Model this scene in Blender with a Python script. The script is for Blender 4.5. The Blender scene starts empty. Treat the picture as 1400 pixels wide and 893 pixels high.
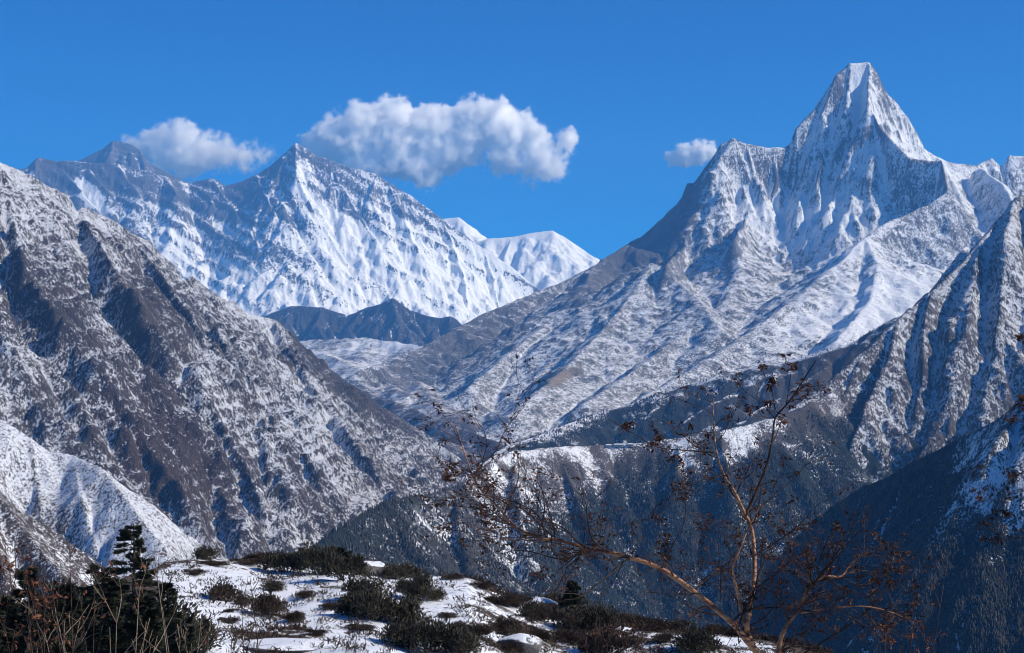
import bpy, bmesh, math, random
import numpy as np
from mathutils import Vector, Matrix

S = bpy.context.scene
R = math.radians
rng = np.random.default_rng(7)
random.seed(7)

# ------------------------------------------------------------------ camera, sky, sun, exposure
F = 2340.0                      # focal length in photo pixels (photo 1400 x 893)
PITCH = math.atan(153.5 / F)
cam = bpy.data.cameras.new("camera")
cam.sensor_width = 36.0
cam.lens = 36.0 * F / 1400.0
cam.clip_start = 0.1
cam.clip_end = 200000.0
cam_o = bpy.data.objects.new("camera", cam)
S.collection.objects.link(cam_o)
cam_o.rotation_euler = (math.pi / 2 + PITCH, 0, 0)
S.camera = cam_o

SUN_AZ, SUN_EL = R(102), R(34)
W = bpy.data.worlds.new("World")
S.world = W
W.use_nodes = True
wn, wl = W.node_tree.nodes, W.node_tree.links
sky = wn.new('ShaderNodeTexSky')
sky.sky_type = 'NISHITA'
sky.sun_disc = False
sky.sun_elevation = SUN_EL
sky.sun_rotation = SUN_AZ
sky.altitude = 3900
sky.air_density = 1.0
sky.dust_density = 0.0
sky.ozone_density = 5.0
hsv = wn.new('ShaderNodeHueSaturation')
hsv.inputs['Saturation'].default_value = 1.5
wl.new(sky.outputs[0], hsv.inputs['Color'])
gam = wn.new('ShaderNodeGamma')
gam.inputs[1].default_value = 1.25
wl.new(hsv.outputs[0], gam.inputs[0])
wl.new(gam.outputs[0], wn['Background'].inputs[0])
wn['Background'].inputs[1].default_value = 0.082

sun = bpy.data.lights.new("sun", 'SUN')
sun.energy = 4.6
sun.angle = R(0.5)
sun.color = (1.0, 0.955, 0.89)
sun_o = bpy.data.objects.new("sun", sun)
S.collection.objects.link(sun_o)
to_sun = Vector((math.sin(SUN_AZ) * math.cos(SUN_EL), math.cos(SUN_AZ) * math.cos(SUN_EL), math.sin(SUN_EL)))
sun_o.rotation_euler = to_sun.to_track_quat('Z', 'Y').to_euler()
sun_o.location = (0, 0, 50)

S.view_settings.view_transform = 'Standard'
S.view_settings.look = 'None'
S.view_settings.exposure = 0.18
S.view_settings.gamma = 1.0
S.cycles.max_bounces = 36
S.cycles.diffuse_bounces = 3
S.cycles.volume_bounces = 32
S.cycles.volume_step_rate = 0.6
S.cycles.use_denoising = True
S.cycles.filter_width = 1.0

# ------------------------------------------------------------------ helpers
CP, SP = math.cos(PITCH), math.sin(PITCH)

def at(px, py, d):
    """a point that stands d metres in front of the viewpoint, in the direction of a photo pixel"""
    u, v = (px - 700) / F, (446.5 - py) / F
    k = d / (CP - v * SP)
    return (u * k, d, (SP + v * CP) * k)

def project(x, y, z):
    dep = y * CP + z * SP
    up = -y * SP + z * CP
    return 700 + F * x / dep, 446.5 - F * up / dep

def tag(o, label=None, cat=None, group=None, kind=None):
    if label: o['label'] = label
    if cat: o['category'] = cat
    if group: o['group'] = group
    if kind: o['kind'] = kind
    return o

_perm = np.random.default_rng(11).permutation(256)
_perm = np.concatenate([_perm, _perm, _perm]).astype(np.int32)
_ang = np.linspace(0, 2 * np.pi, 256, endpoint=False)
_gx, _gy = np.cos(_ang).astype(np.float32), np.sin(_ang).astype(np.float32)

def perlin(x, y, seed=0):
    x = np.asarray(x, np.float32) + seed * 17.31; y = np.asarray(y, np.float32) + seed * 9.77
    xi, yi = np.floor(x).astype(np.int32), np.floor(y).astype(np.int32)
    xf, yf = x - xi, y - yi
    xi &= 255; yi &= 255
    u = xf * xf * xf * (xf * (xf * 6 - 15) + 10); v = yf * yf * yf * (yf * (yf * 6 - 15) + 10)
    def g(a, b, fx, fy):
        h = _perm[_perm[a] + b]
        return _gx[h] * fx + _gy[h] * fy
    n00 = g(xi, yi, xf, yf); n10 = g(xi + 1, yi, xf - 1, yf)
    n01 = g(xi, yi + 1, xf, yf - 1); n11 = g(xi + 1, yi + 1, xf - 1, yf - 1)
    a = n00 + u * (n10 - n00); b = n01 + u * (n11 - n01)
    return (a + v * (b - a)) * 1.4

def fbm(x, y, scale, octs=5, seed=0, gain=0.5):
    t = 0; a = 1.0; n = 0; f = 1.0 / scale
    for i in range(octs):
        t = t + a * perlin(x * f, y * f, seed + i * 3); n += a; a *= gain; f *= 2.03
    return t / n

def ridged(x, y, scale, octs=5, seed=0, gain=0.5):
    t = 0; a = 1.0; n = 0; f = 1.0 / scale
    for i in range(octs):
        t = t + a * (1 - np.abs(perlin(x * f, y * f, seed + i * 3)) * 2); n += a; a *= gain; f *= 2.03
    return t / n

def blur(a, n=1):
    for _ in range(n):
        p = np.pad(a, 1, mode='edge')
        a = (p[:-2, 1:-1] + p[2:, 1:-1] + p[1:-1, :-2] + p[1:-1, 2:] + 4 * p[1:-1, 1:-1]) / 8
    return a

def erode(h, cell, batches=6, steps=40, strength=0.3, seed=1, capacity=1.6, density=0.25, deep=4):
    """run many water drops down a height field; they cut gullies and drop silt"""
    r = np.random.default_rng(seed)
    ny, nx = h.shape
    H = (h / cell).astype(np.float64).ravel().copy()
    n = int(nx * ny * density)
    for b in range(batches):
        px = r.uniform(1, nx - 3, n); py = r.uniform(1, ny - 3, n)
        dx = np.zeros(n); dy = np.zeros(n); sp = np.ones(n); wa = np.ones(n); sed = np.zeros(n)
        for s in range(steps):
            ix = px.astype(np.int64); iy = py.astype(np.int64)
            fx = px - ix; fy = py - iy
            i = iy * nx + ix
            a, bb, c, d = H[i], H[i + 1], H[i + nx], H[i + nx + 1]
            gx = (bb - a) * (1 - fy) + (d - c) * fy
            gy = (c - a) * (1 - fx) + (d - bb) * fx
            h0 = a * (1 - fx) * (1 - fy) + bb * fx * (1 - fy) + c * (1 - fx) * fy + d * fx * fy
            dx = dx * 0.1 - gx * 0.9; dy = dy * 0.1 - gy * 0.9
            l = np.sqrt(dx * dx + dy * dy) + 1e-9
            dx /= l; dy /= l
            npx = np.clip(px + dx, 1, nx - 3); npy = np.clip(py + dy, 1, ny - 3)
            jx = npx.astype(np.int64); jy = npy.astype(np.int64)
            gx2 = npx - jx; gy2 = npy - jy
            j = jy * nx + jx
            h1 = H[j] * (1 - gx2) * (1 - gy2) + H[j + 1] * gx2 * (1 - gy2) + H[j + nx] * (1 - gx2) * gy2 + H[j + nx + 1] * gx2 * gy2
            dh = h1 - h0
            cap = np.maximum(-dh, 0.02) * sp * wa * capacity
            up = dh > 0
            dep = np.where(up, np.minimum(dh, sed), (sed - cap) * 0.3)
            ero = np.minimum((cap - sed) * strength, -dh)
            over = up | (sed > cap)
            ch = np.where(over, np.maximum(dep, 0), -np.maximum(ero, 0))
            sed = sed - ch
            q = np.bincount(np.concatenate([i, i + 1, i + nx, i + nx + 1]),
                            np.concatenate([ch * (1 - fx) * (1 - fy), ch * fx * (1 - fy), ch * (1 - fx) * fy, ch * fx * fy]),
                            minlength=nx * ny)
            H += np.clip(q, -0.12, 0.04)
            sp = np.sqrt(np.clip(sp * sp - dh * 0.6, 0.05, 4)); wa *= 0.985
            px, py = npx, npy
    E = np.clip(H.reshape(ny, nx) * cell - h, -deep * cell, 0.8 * cell)
    return (h + E).astype(np.float32)

def tents(X, Y, ridges, wob, wcap, floor, near=None):
    """height of a range: every ridge line falls away on both sides like a roof; the highest roof wins"""
    Z = np.full(X.shape, floor, np.float32)
    for pts, (s1, s2, d0) in ridges:
        P = pts
        for (ax, ay, az), (bx, by, bz) in zip(P[:-1], P[1:]):
            ex, ey = bx - ax, by - ay
            L2 = ex * ex + ey * ey + 1e-6
            t = np.clip(((X - ax) * ex + (Y - ay) * ey) / L2, 0, 1)
            d = np.hypot(X - ax - t * ex, Y - ay - t * ey)
            if near is not None: np.minimum(near, d, out=near)
            d = np.maximum(d + wob * (1 - np.exp(-d / wcap)), 0)
            z = az + t * (bz - az) - (s2 * d + (s1 - s2) * d0 * (1 - np.exp(-d / d0)))
            np.maximum(Z, z, out=Z)
    return Z

def grid_mesh(name, X, Y, Z, attrs, mat, keep=None):
    ny, nx = X.shape
    co = np.stack([X, Y, Z], -1).reshape(-1, 3).astype(np.float32)
    idx = np.arange(ny * nx).reshape(ny, nx)
    q = np.stack([idx[:-1, :-1], idx[:-1, 1:], idx[1:, 1:], idx[1:, :-1]], -1).reshape(-1, 4)
    if keep is not None:
        k = keep.ravel()
        q = q[k[q].any(1)]
        used = np.zeros(ny * nx, bool); used[q] = True
        remap = np.cumsum(used) - 1
        co = co[used]; q = remap[q]
        attrs = {a: v.reshape(-1)[used] for a, v in attrs.items()}
    me = bpy.data.meshes.new(name)
    me.vertices.add(len(co)); me.vertices.foreach_set('co', co.ravel())
    me.loops.add(q.size); me.loops.foreach_set('vertex_index', q.ravel().astype(np.int32))
    me.polygons.add(len(q)); me.polygons.foreach_set('loop_start', np.arange(0, q.size, 4, dtype=np.int32))
    me.polygons.foreach_set('loop_total', np.full(len(q), 4, np.int32))
    me.polygons.foreach_set('use_smooth', np.ones(len(q), bool))
    me.update(calc_edges=True)
    for a, v in attrs.items():
        at_ = me.attributes.new(a, 'FLOAT', 'POINT')
        at_.data.foreach_set('value', np.asarray(v, np.float32).ravel())
    me.materials.append(mat)
    o = bpy.data.objects.new(name, me)
    S.collection.objects.link(o)
    return o

class NB:
    """small node builder"""
    def __init__(s, name):
        s.m = bpy.data.materials.new(name); s.m.use_nodes = True
        s.t = s.m.node_tree; s.n = s.t.nodes; s.l = s.t.links
        s.bsdf = s.n['Principled BSDF']; s.out = s.n['Material Output']
    def node(s, typ, **kw):
        n = s.n.new(typ)
        for k, v in kw.items(): setattr(n, k, v)
        return n
    def put(s, sock, v):
        if isinstance(v, bpy.types.NodeSocket): s.l.new(v, sock)
        else: sock.default_value = v
    def math(s, op, a, b=0.0, c=0.0, clamp=False):
        n = s.node('ShaderNodeMath', operation=op, use_clamp=clamp)
        s.put(n.inputs[0], a); s.put(n.inputs[1], b); s.put(n.inputs[2], c)
        return n.outputs[0]
    def mix(s, f, a, b):
        n = s.node('ShaderNodeMix', data_type='RGBA')
        s.put(n.inputs[0], f); s.put(n.inputs[6], a); s.put(n.inputs[7], b)
        return n.outputs[2]
    def step(s, x, lo, hi):
        n = s.node('ShaderNodeMapRange', interpolation_type='SMOOTHSTEP')
        s.put(n.inputs[0], x); s.put(n.inputs[1], lo); s.put(n.inputs[2], hi)
        return n.outputs[0]
    def noise(s, vec, scale, detail=4.0, rough=0.55, dist=0.0):
        n = s.node('ShaderNodeTexNoise')
        s.put(n.inputs['Vector'], vec); n.inputs['Scale'].default_value = scale
        n.inputs['Detail'].default_value = detail; n.inputs['Roughness'].default_value = rough
        n.inputs['Distortion'].default_value = dist
        return n.outputs[0]
    def coords(s, scale=(1, 1, 1)):
        tc = s.node('ShaderNodeTexCoord'); mp = s.node('ShaderNodeMapping')
        s.l.new(tc.outputs['Object'], mp.inputs[0]); mp.inputs['Scale'].default_value = scale
        return mp.outputs[0]
    def attr(s, name):
        n = s.node('ShaderNodeAttribute'); n.attribute_name = name
        return n.outputs['Fac']

def rgb(r, g, b): return (r, g, b, 1.0)

def mat_mountain(name, fine, rock, rock2, amp=0.5, width=0.1, coarse=6.0, snow=(0.80, 0.82, 0.86), bump=0.6,
                 stretch=0.5, veg=None, speck=1.2):
    """rock and snow mixed by the baked 'snow' attribute, broken up by noise of 'fine' metres"""
    b = NB(name)
    v = b.coords((1, 1, stretch))
    n1 = b.noise(v, 0.9 / fine, 3.0, 0.75)
    n2 = b.noise(v, 1.0 / (fine * coarse), 6.0, 0.65, 0.4)
    n3 = b.noise(v, 1.0 / (fine * 25), 4.0, 0.55)
    s = b.attr('snow')
    w = b.math('ADD', b.math('MULTIPLY', b.math('SUBTRACT', n1, 0.5), speck),
               b.math('MULTIPLY', b.math('SUBTRACT', n2, 0.5), amp * 2.5))
    fac = b.step(b.math('ADD', s, w), 0.5 - width, 0.5 + width)
    rc = b.mix(b.step(n3, 0.4, 0.6), rgb(*rock), rgb(*rock2))
    dk = b.mix(b.step(n1, 0.3, 0.7), rgb(*[c * 0.6 for c in rock]), rc)
    if veg:
        dk = b.mix(b.attr('veg'), dk, b.mix(b.step(n1, 0.35, 0.65), rgb(*[c * 0.5 for c in veg]), rgb(*veg)))
    col = b.mix(fac, dk, rgb(*snow))
    b.l.new(col, b.bsdf.inputs['Base Color'])
    b.bsdf.inputs['Roughness'].default_value = 0.9
    b.bsdf.inputs['Specular IOR Level'].default_value = 0.1
    bp = b.node('ShaderNodeBump'); bp.inputs['Strength'].default_value = bump; bp.inputs['Distance'].default_value = fine
    hsum = b.math('ADD', b.math('MULTIPLY', n1, 1.6), b.math('MULTIPLY', n2, coarse * 0.6))
    b.l.new(hsum, bp.inputs['Height']); b.l.new(bp.outputs[0], b.bsdf.inputs['Normal'])
    return b.m

def sample(Z, xr, yr, cell, x, y):
    u = np.clip((x - xr[0]) / cell, 0, Z.shape[1] - 1.001); v = np.clip((y - yr[0]) / cell, 0, Z.shape[0] - 1.001)
    i, j = u.astype(int), v.astype(int); fu, fv = u - i, v - j
    return (Z[j, i] * (1 - fu) + Z[j, i + 1] * fu) * (1 - fv) + (Z[j + 1, i] * (1 - fu) + Z[j + 1, i + 1] * fu) * fv

def on_face(Z, xr, yr, cell, px, py, up):
    """where the sight line of a photo pixel passes 'up' metres above a face"""
    d = np.arange(yr[0] + cell, yr[1] - cell, cell)
    x, y, z = at(px, py, d)
    gap = z - sample(Z, xr, yr, cell, x, y)
    ok = (x > xr[0]) & (x < xr[1])
    hit = np.nonzero(ok & (gap < up))[0]
    k = hit[0] if len(hit) else len(d) - 1
    return (x[k], d[k], z[k])

def up_size(a, ny, nx):
    yi = np.linspace(0, a.shape[0] - 1.001, ny); xi = np.linspace(0, a.shape[1] - 1.001, nx)
    j = yi.astype(int); i = xi.astype(int); fv = (yi - j)[:, None]; fu = (xi - i)[None, :]
    return (a[j][:, i] * (1 - fu) + a[j][:, i + 1] * fu) * (1 - fv) + (a[j + 1][:, i] * (1 - fu) + a[j + 1][:, i + 1] * fu) * fv

def mountain(name, label, xr, yr, cell, crest, spurs, gullies, mat, floor, wob=0.35, wobs=400, noise=1.0, seed=1,
             snowf=None, border=200, ero=4, coarse=1.0, fine=1.0, emask=None, deep=4, crag=3.0, ledge=0, dip=0.0, ledge_k=1.0):
    xs = np.arange(xr[0], xr[1], cell, dtype=np.float32); ys = np.arange(yr[0], yr[1], cell, dtype=np.float32)
    X, Y = np.meshgrid(xs, ys)
    w = wob * wobs * 1.6 * fbm(X, Y, wobs, 5, seed)
    near = np.full(X.shape, 1e9, np.float32)
    base = tents(X, Y, [([at(*p) for p in pts], T) for pts, T in crest], w, wobs * 0.6, floor, near)
    sp = []
    for pts, T, up in spurs:
        q = []
        for n, p in enumerate(pts):
            q.append(at(*p) if len(p) == 3 else on_face(base, xr, yr, cell, p[0], p[1], up))
        sp.append((q, T))
    Z = np.maximum(base, tents(X, Y, sp, w, wobs * 0.6, floor)) if sp else base
    wg = 0.5 * fbm(X, Y, wobs * 0.4, 4, seed + 61)
    for pts, wid, dep in gullies:
        q = [at(*p) if len(p) == 3 else on_face(Z, xr, yr, cell, p[0], p[1], 0) for p in pts]
        best = np.full(X.shape, 1e9, np.float32)
        for (ax, ay, az), (bx, by, bz) in zip(q[:-1], q[1:]):
            ex, ey = bx - ax, by - ay
            t = np.clip(((X - ax) * ex + (Y - ay) * ey) / (ex * ex + ey * ey + 1e-6), 0, 1)
            np.minimum(best, np.hypot(X - ax - t * ex, Y - ay - t * ey), out=best)
        best = np.maximum(best + wid * wg, 0)
        Z = Z - dep * np.exp(-(best / wid) ** 1.5)
    Z0 = Z.copy()
    px0, py0 = project(X, Y, Z0)
    em = np.clip(near / (9 * cell), 0.12, 1) * (1.0 if emask is None else emask(px0, py0))
    if coarse:
        st = 3
        Zc = blur(Z, 1)[::st, ::st]
        Xc, Yc = X[::st, ::st], Y[::st, ::st]
        Ec = erode(Zc + cell * st * 0.8 * fbm(Xc, Yc, cell * st * 6, 4, seed + 20), cell * st, 5, 40, 0.2, seed, density=0.25, deep=deep) - Zc
        Z = Z + coarse * em * up_size(blur(Ec, 1), *Z.shape)
    if ero and fine:
        Zf = Z + cell * 0.6 * fbm(X, Y, cell * 6, 4, seed + 22)
        E_ = erode(Zf, cell, ero, 32, 0.2, seed + 1, density=0.15, deep=deep) - Z
        Z = Z + fine * em * blur(E_, 1)
    if crag or ledge:
        gy, gx = np.gradient(blur(Z, 2), cell)
        st = np.clip((np.hypot(gx, gy) - 0.35) / 0.5, 0.1, 1) * np.clip(near / (5 * cell), 0.25, 1)
        wx = 4 * cell * fbm(X, Y, cell * 14, 3, seed + 71)
        c1 = ridged(X + wx, Y - wx, cell * 36, 6, seed + 73, 0.58) - 0.45
        Z = Z + crag * cell * st * c1
        if ledge:
            P = ledge * (1 + 0.0 * Z)
            q = (Z + dip * X + 0.9 * P * fbm(X, Y, P * 6, 4, seed + 75)) / P
            f = q - np.floor(q)
            Z = Z + 0.42 * ledge_k * P * np.clip(st * 1.2 - 0.2, 0, 1) * (np.clip(0.5 + 0.9 * fbm(X, Y, P * 8, 3, seed + 79), 0, 1)) * (np.clip((f - 0.5) * 3, -0.5, 0.5) - (f - 0.5))
    Z = Z + noise * cell * (1.3 * (ridged(X, Y, cell * 22, 6, seed + 5) - 0.5) + 0.5 * fbm(X, Y, cell * 5, 3, seed + 9))
    # the outer rim sinks below the neighbours
    e = np.minimum(np.minimum(X - xr[0], xr[1] - X), np.minimum(Y - yr[0], yr[1] - Y))
    Z = Z - np.clip(border - e, 0, border) ** 2 / border * 2.0 * (border > 0)
    gy, gx = np.gradient(Z, cell)
    nz = 1 / np.sqrt(1 + gx * gx + gy * gy)
    curv = blur(Z, 4) - Z
    Zb = blur(Z, 6)
    by, bx = np.gradient(Zb, cell)
    nzb = 1 / np.sqrt(1 + bx * bx + by * by)
    info = dict(X=X, Y=Y, Z=Z, nz=nz, nzb=nzb, curv=curv / cell, gx=gx, gy=gy, bx=bx, by=by, cell=cell, xr=xr, yr=yr)
    info['px'], info['py'] = project(X, Y, Z)
    sn, vg = snowf(info)
    info['veg'] = np.clip(vg, 0, 1) + 0 * X
    o = grid_mesh(name, X, Y, Z, {'snow': np.clip(sn, -1, 2), 'veg': info['veg']}, mat, keep=Z > floor - 50)
    tag(o, label, name.replace('_', ' '), kind='structure')
    return info

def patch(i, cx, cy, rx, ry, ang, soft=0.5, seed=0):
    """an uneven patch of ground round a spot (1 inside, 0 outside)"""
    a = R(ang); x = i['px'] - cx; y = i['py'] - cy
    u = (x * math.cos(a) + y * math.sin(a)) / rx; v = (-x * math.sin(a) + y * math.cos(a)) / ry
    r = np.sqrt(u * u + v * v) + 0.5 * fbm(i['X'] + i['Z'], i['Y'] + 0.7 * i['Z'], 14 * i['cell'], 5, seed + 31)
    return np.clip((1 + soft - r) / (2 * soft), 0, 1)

# ------------------------------------------------------------------ the setting: mountains, far to near
def K(pts): return [(x, y, d * 1000) for x, y, d in pts]
def L(d, *pts): return [(x, y, d * 1000) for x, y in pts]

FAR_ROCK, FAR_ROCK2 = (0.10, 0.10, 0.105), (0.16, 0.145, 0.135)
m_far = mat_mountain("far_rock_and_snow", 22, FAR_ROCK, FAR_ROCK2, amp=0.5, width=0.09, bump=0.3, speck=2.0)
m_white = mat_mountain("far_snow", 26, FAR_ROCK, FAR_ROCK2, amp=0.25, width=0.12, bump=0.25)

def snow_everest(i):
    s = 0.2 + 0.9 * (i['nzb'] - 0.72) + 0.55 * np.clip(i['curv'], -1, 1)
    return s, 0
T = (1.5, 0.9, 500)
mountain("mountain", "dark rock pyramid peak standing behind the long snowy wall, left of the clouds", (-8600, -4200), (25600, 28400), 15,
    [(L(27.5, (0, 250), (38, 240), (103, 222), (118, 214), (140, 203), (155, 191), (175, 195), (190, 204), (205, 222), (230, 236), (257, 250), (300, 285), (340, 320)), T)],
    [([(155, 191, 27500), (150, 207), (162, 230), (165, 260)], T, 90), ([(190, 204, 27500), (198, 225), (205, 250)], T, 90)], [],
    m_far, 800, snowf=snow_everest, seed=3, ero=3, ledge=110, dip=0.3, coarse=0.6, fine=0.6)

def snow_wall(i):
    s = 0.46 + 0.8 * (i['nzb'] - 0.62) + 0.7 * (i['nz'] - i['nzb']) + 0.35 * np.clip(i['curv'], -1.2, 1.2)
    s += 0.26 * np.clip((i['py'] - 290) / 110, -0.35, 1) + 0.26 * np.clip((i['px'] - 390) / 170, -0.6, 1)
    s += 0.75 * fbm((i['X'] * 0.85 - i['Z'] * 0.5) * 0.22, (i['X'] * 0.5 + i['Z'] * 0.85) * 1.3 + 0.15 * i['Y'], 260, 5, 44)
    s += 0.9 * patch(i, 122, 265, 11, 30, -35) + 0.5 * patch(i, 460, 320, 60, 25, 40) + 0.5 * patch(i, 412, 245, 16, 22, -20)
    s += 0.35 * patch(i, 250, 350, 110, 40, 38)
    return s, 0
T, TS = (1.6, 1.15, 500), (1.5, 1.0, 400)
mountain("mountain", "long wall of rock and snow under the biggest cloud", (-7900, 1500), (21200, 24900), 13,
    [(K([(-60, 250, 23.8), (10, 235, 23.9), (38, 228, 23.95), (52, 214, 24), (78, 220, 24), (103, 219, 24), (120, 222, 24), (155, 222, 24), (173, 226, 24),
         (190, 231, 24), (205, 233, 24), (225, 240, 24), (257, 250, 24.2), (275, 246, 24.2), (290, 243, 24.2), (300, 248, 24.2), (307, 254, 24.2), (330, 247, 24.2),
         (350, 238, 24.2), (370, 226, 24.2), (390, 208, 24.2), (403, 194, 24.2), (413, 199, 24.2), (430, 211, 24.2), (450, 218, 24.2), (480, 229, 24.2), (515, 237, 24.2),
         (530, 248, 24.2), (560, 266, 24.2), (580, 280, 24.2), (603, 298, 24.2), (640, 325, 24.2), (670, 345, 24.2), (700, 365, 24.2), (727, 388, 24.2), (760, 410, 24.1), (820, 450, 24)]), T)],
    [([(225, 240, 24000), (240, 262), (265, 287), (300, 318), (340, 350), (370, 390)], TS, 230),
     ([(403, 194, 24200), (405, 240), (430, 290), (470, 350), (510, 420)], TS, 200),
     ([(350, 238, 24200), (375, 290), (410, 345), (440, 400)], TS, 160),
     ([(370, 228, 24200), (395, 255), (420, 300), (450, 350), (480, 400)], TS, 130),
     ([(450, 224, 24200), (475, 265), (505, 310), (535, 360), (555, 410)], TS, 180),
     ([(530, 248, 24200), (550, 290), (570, 340), (590, 390)], TS, 170),
     ([(515, 237, 24200), (505, 265), (520, 300)], TS, 130),
     ([(603, 298, 24200), (620, 335), (635, 380), (640, 430)], TS, 140),
     ([(660, 340, 24200), (672, 370), (680, 410)], TS, 90),
     ([(290, 243, 24200), (320, 285), (355, 335), (390, 385)], TS, 170),
     ([(160, 222, 24000), (190, 265), (225, 310), (255, 350)], TS, 150),
     ([(78, 220, 24000), (110, 258), (145, 298), (180, 340)], TS, 140),
     ([(115, 222, 24000), (150, 262), (190, 310), (220, 350)], TS, 120)],
    [([(395, 215, 24100), (380, 260), (415, 320), (450, 370)], 60, 90)],
    m_far, 900, snowf=snow_wall, seed=5, wob=0.3, wobs=350, ero=4, ledge=220, dip=0.55, coarse=0.35, fine=0.3, crag=3)

def snow_all(i): return 0.95 + 0.9 * (i['nz'] - 0.7), 0
T = (0.8, 0.6, 800)
mountain("mountain", "white snow shoulder just right of the long wall, below the smoother white summit", (-2000, 400), (26200, 28900), 16,
    [(L(28, (560, 330), (603, 299), (627, 297), (645, 310), (660, 325), (680, 350), (720, 390)), T),
     (K([(627, 297, 28), (650, 330, 27.5), (680, 370, 27)]), T)], [], [], m_white, 1400, snowf=snow_all, seed=8, ero=2, noise=0.5, coarse=0.5, fine=0.4)
mountain("mountain", "smooth white snow summit in the gap between the wall and the pointed mountain", (-1600, 2600), (25000, 28000), 16,
    [(L(27, (640, 335), (668, 326), (700, 324), (730, 318), (755, 315), (772, 324), (800, 343), (815, 356), (860, 390)), T),
     (K([(755, 315, 27), (740, 345, 26.5), (730, 390, 26)]), T), (K([(700, 324, 27), (690, 350, 26.5), (690, 390, 26)]), T)], [], [],
    m_white, 1400, snowf=snow_all, seed=9, ero=2, noise=0.4, coarse=0.5, fine=0.3)

# dark hills at the valley head
m_mid = mat_mountain("valley_head_rock", 16, (0.05, 0.05, 0.055), (0.08, 0.07, 0.065), amp=0.4, bump=0.6)
def snow_mid(i): return 0.27 + 0.6 * (i['nzb'] - 0.75) + 0.25 * fbm(i['X'], i['Y'], 250, 4, 3) + 0.4 * np.clip(i['curv'], -1, 1), 0
T = (0.85, 0.7, 500)
mountain("hill", "dark bare hills at the head of the valley below the long snowy wall", (-3300, 300), (15400, 18600), 11,
    [(K([(300, 460, 17.4), (350, 440, 17.4), (370, 428, 17.5), (400, 418, 17.5), (440, 420, 17.5), (475, 431, 17.5), (500, 420, 17.5), (520, 415, 17.4), (537, 407, 17.4),
         (560, 424, 17.4), (585, 432, 17.3), (600, 434, 17.3), (615, 432, 17.3), (630, 445, 17.2), (670, 480, 17)]), T)],
    [([(537, 407, 17400), (542, 430), (525, 460)], T, 90), ([(440, 420, 17500), (432, 440), (445, 465)], T, 90),
     ([(400, 418, 17500), (385, 445)], T, 70), ([(600, 434, 17300), (590, 455)], T, 70), ([(475, 431, 17500), (480, 450)], T, 60)], [],
    m_mid, 500, snowf=snow_mid, seed=12, ero=4, crag=6)

# valley floor: rises away from the river to the valley head
m_val = mat_mountain("valley_scrub", 12, (0.10, 0.08, 0.08), (0.14, 0.11, 0.095), amp=0.45, width=0.25, bump=0.4)
def snow_val(i): return 0.36 + 0.35 * fbm(i['X'], i['Y'], 500, 4, 3) + 0.3 * np.clip(i['curv'], -1, 1) + 0.15 * np.clip((i['Y'] - 9000) / 4000, -1, 1), 0
T = (0.34, 0.26, 600)
mountain("valley_floor", "snow dusted valley floor with low humps between the two mountain flanks", (-3000, 1500), (4800, 17200), 15,
    [(K([(330, 475, 15.5), (430, 464, 15.5), (500, 462, 15.3), (560, 470, 15), (590, 480, 14.6)]), T),
     (K([(560, 482, 14.9), (600, 466, 15), (640, 458, 15), (680, 455, 15)]), T),
     (K([(380, 470, 14), (440, 482, 13.6), (480, 500, 12.8), (520, 520, 11.6), (560, 540, 10.4)]), (0.3, 0.2, 500)),
     (K([(500, 535, 9.5), (555, 556, 8.6), (620, 582, 7.9), (690, 607, 7.4)]), (0.5, 0.4, 400)),
     (K([(640, 470, 13.5), (560, 505, 12.2), (600, 560, 9.5)]), (0.3, 0.2, 500)),
     (K([(600, 600, 7.6), (660, 640, 6.6), (660, 720, 5.2)]), (0.3, 0.25, 500))], [], [],
    m_val, -650, snowf=snow_val, seed=14, ero=2, border=300, coarse=0.7, fine=0.5)

# the pointed mountain on the right, with all its lower slopes
m_ama = mat_mountain("pointed_peak_rock_and_snow", 9, (0.105, 0.105, 0.11), (0.17, 0.155, 0.145), amp=0.40, width=0.2, bump=0.6, speck=2.0, veg=(0.30, 0.24, 0.17))
def snow_ama(i):
    up = np.clip((330 - i['py']) / 120, 0, 1)
    s = 0.46 + 0.8 * (i['nzb'] - 0.76) + 0.6 * (i['nz'] - i['nzb']) + 0.4 * np.clip(i['curv'], -1.2, 1.2)
    s += up * 0.35
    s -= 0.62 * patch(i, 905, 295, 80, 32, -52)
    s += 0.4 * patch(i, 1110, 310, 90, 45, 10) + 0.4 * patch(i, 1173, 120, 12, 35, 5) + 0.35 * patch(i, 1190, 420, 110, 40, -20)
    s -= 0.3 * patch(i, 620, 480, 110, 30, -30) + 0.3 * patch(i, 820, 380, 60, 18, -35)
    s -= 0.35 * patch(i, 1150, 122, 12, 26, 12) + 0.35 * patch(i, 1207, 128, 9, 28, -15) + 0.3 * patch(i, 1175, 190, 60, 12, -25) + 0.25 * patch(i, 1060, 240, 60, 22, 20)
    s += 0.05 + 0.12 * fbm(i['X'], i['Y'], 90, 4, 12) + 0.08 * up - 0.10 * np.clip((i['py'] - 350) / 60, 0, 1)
    scar = patch(i, 768, 515, 26, 9, -25)
    return s - 0.35 * scar, scar
TC, TU, TM, TL = (2.0, 1.15, 350), (1.9, 1.2, 400), (0.95, 0.75, 500), (0.55, 0.45, 600)
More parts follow.
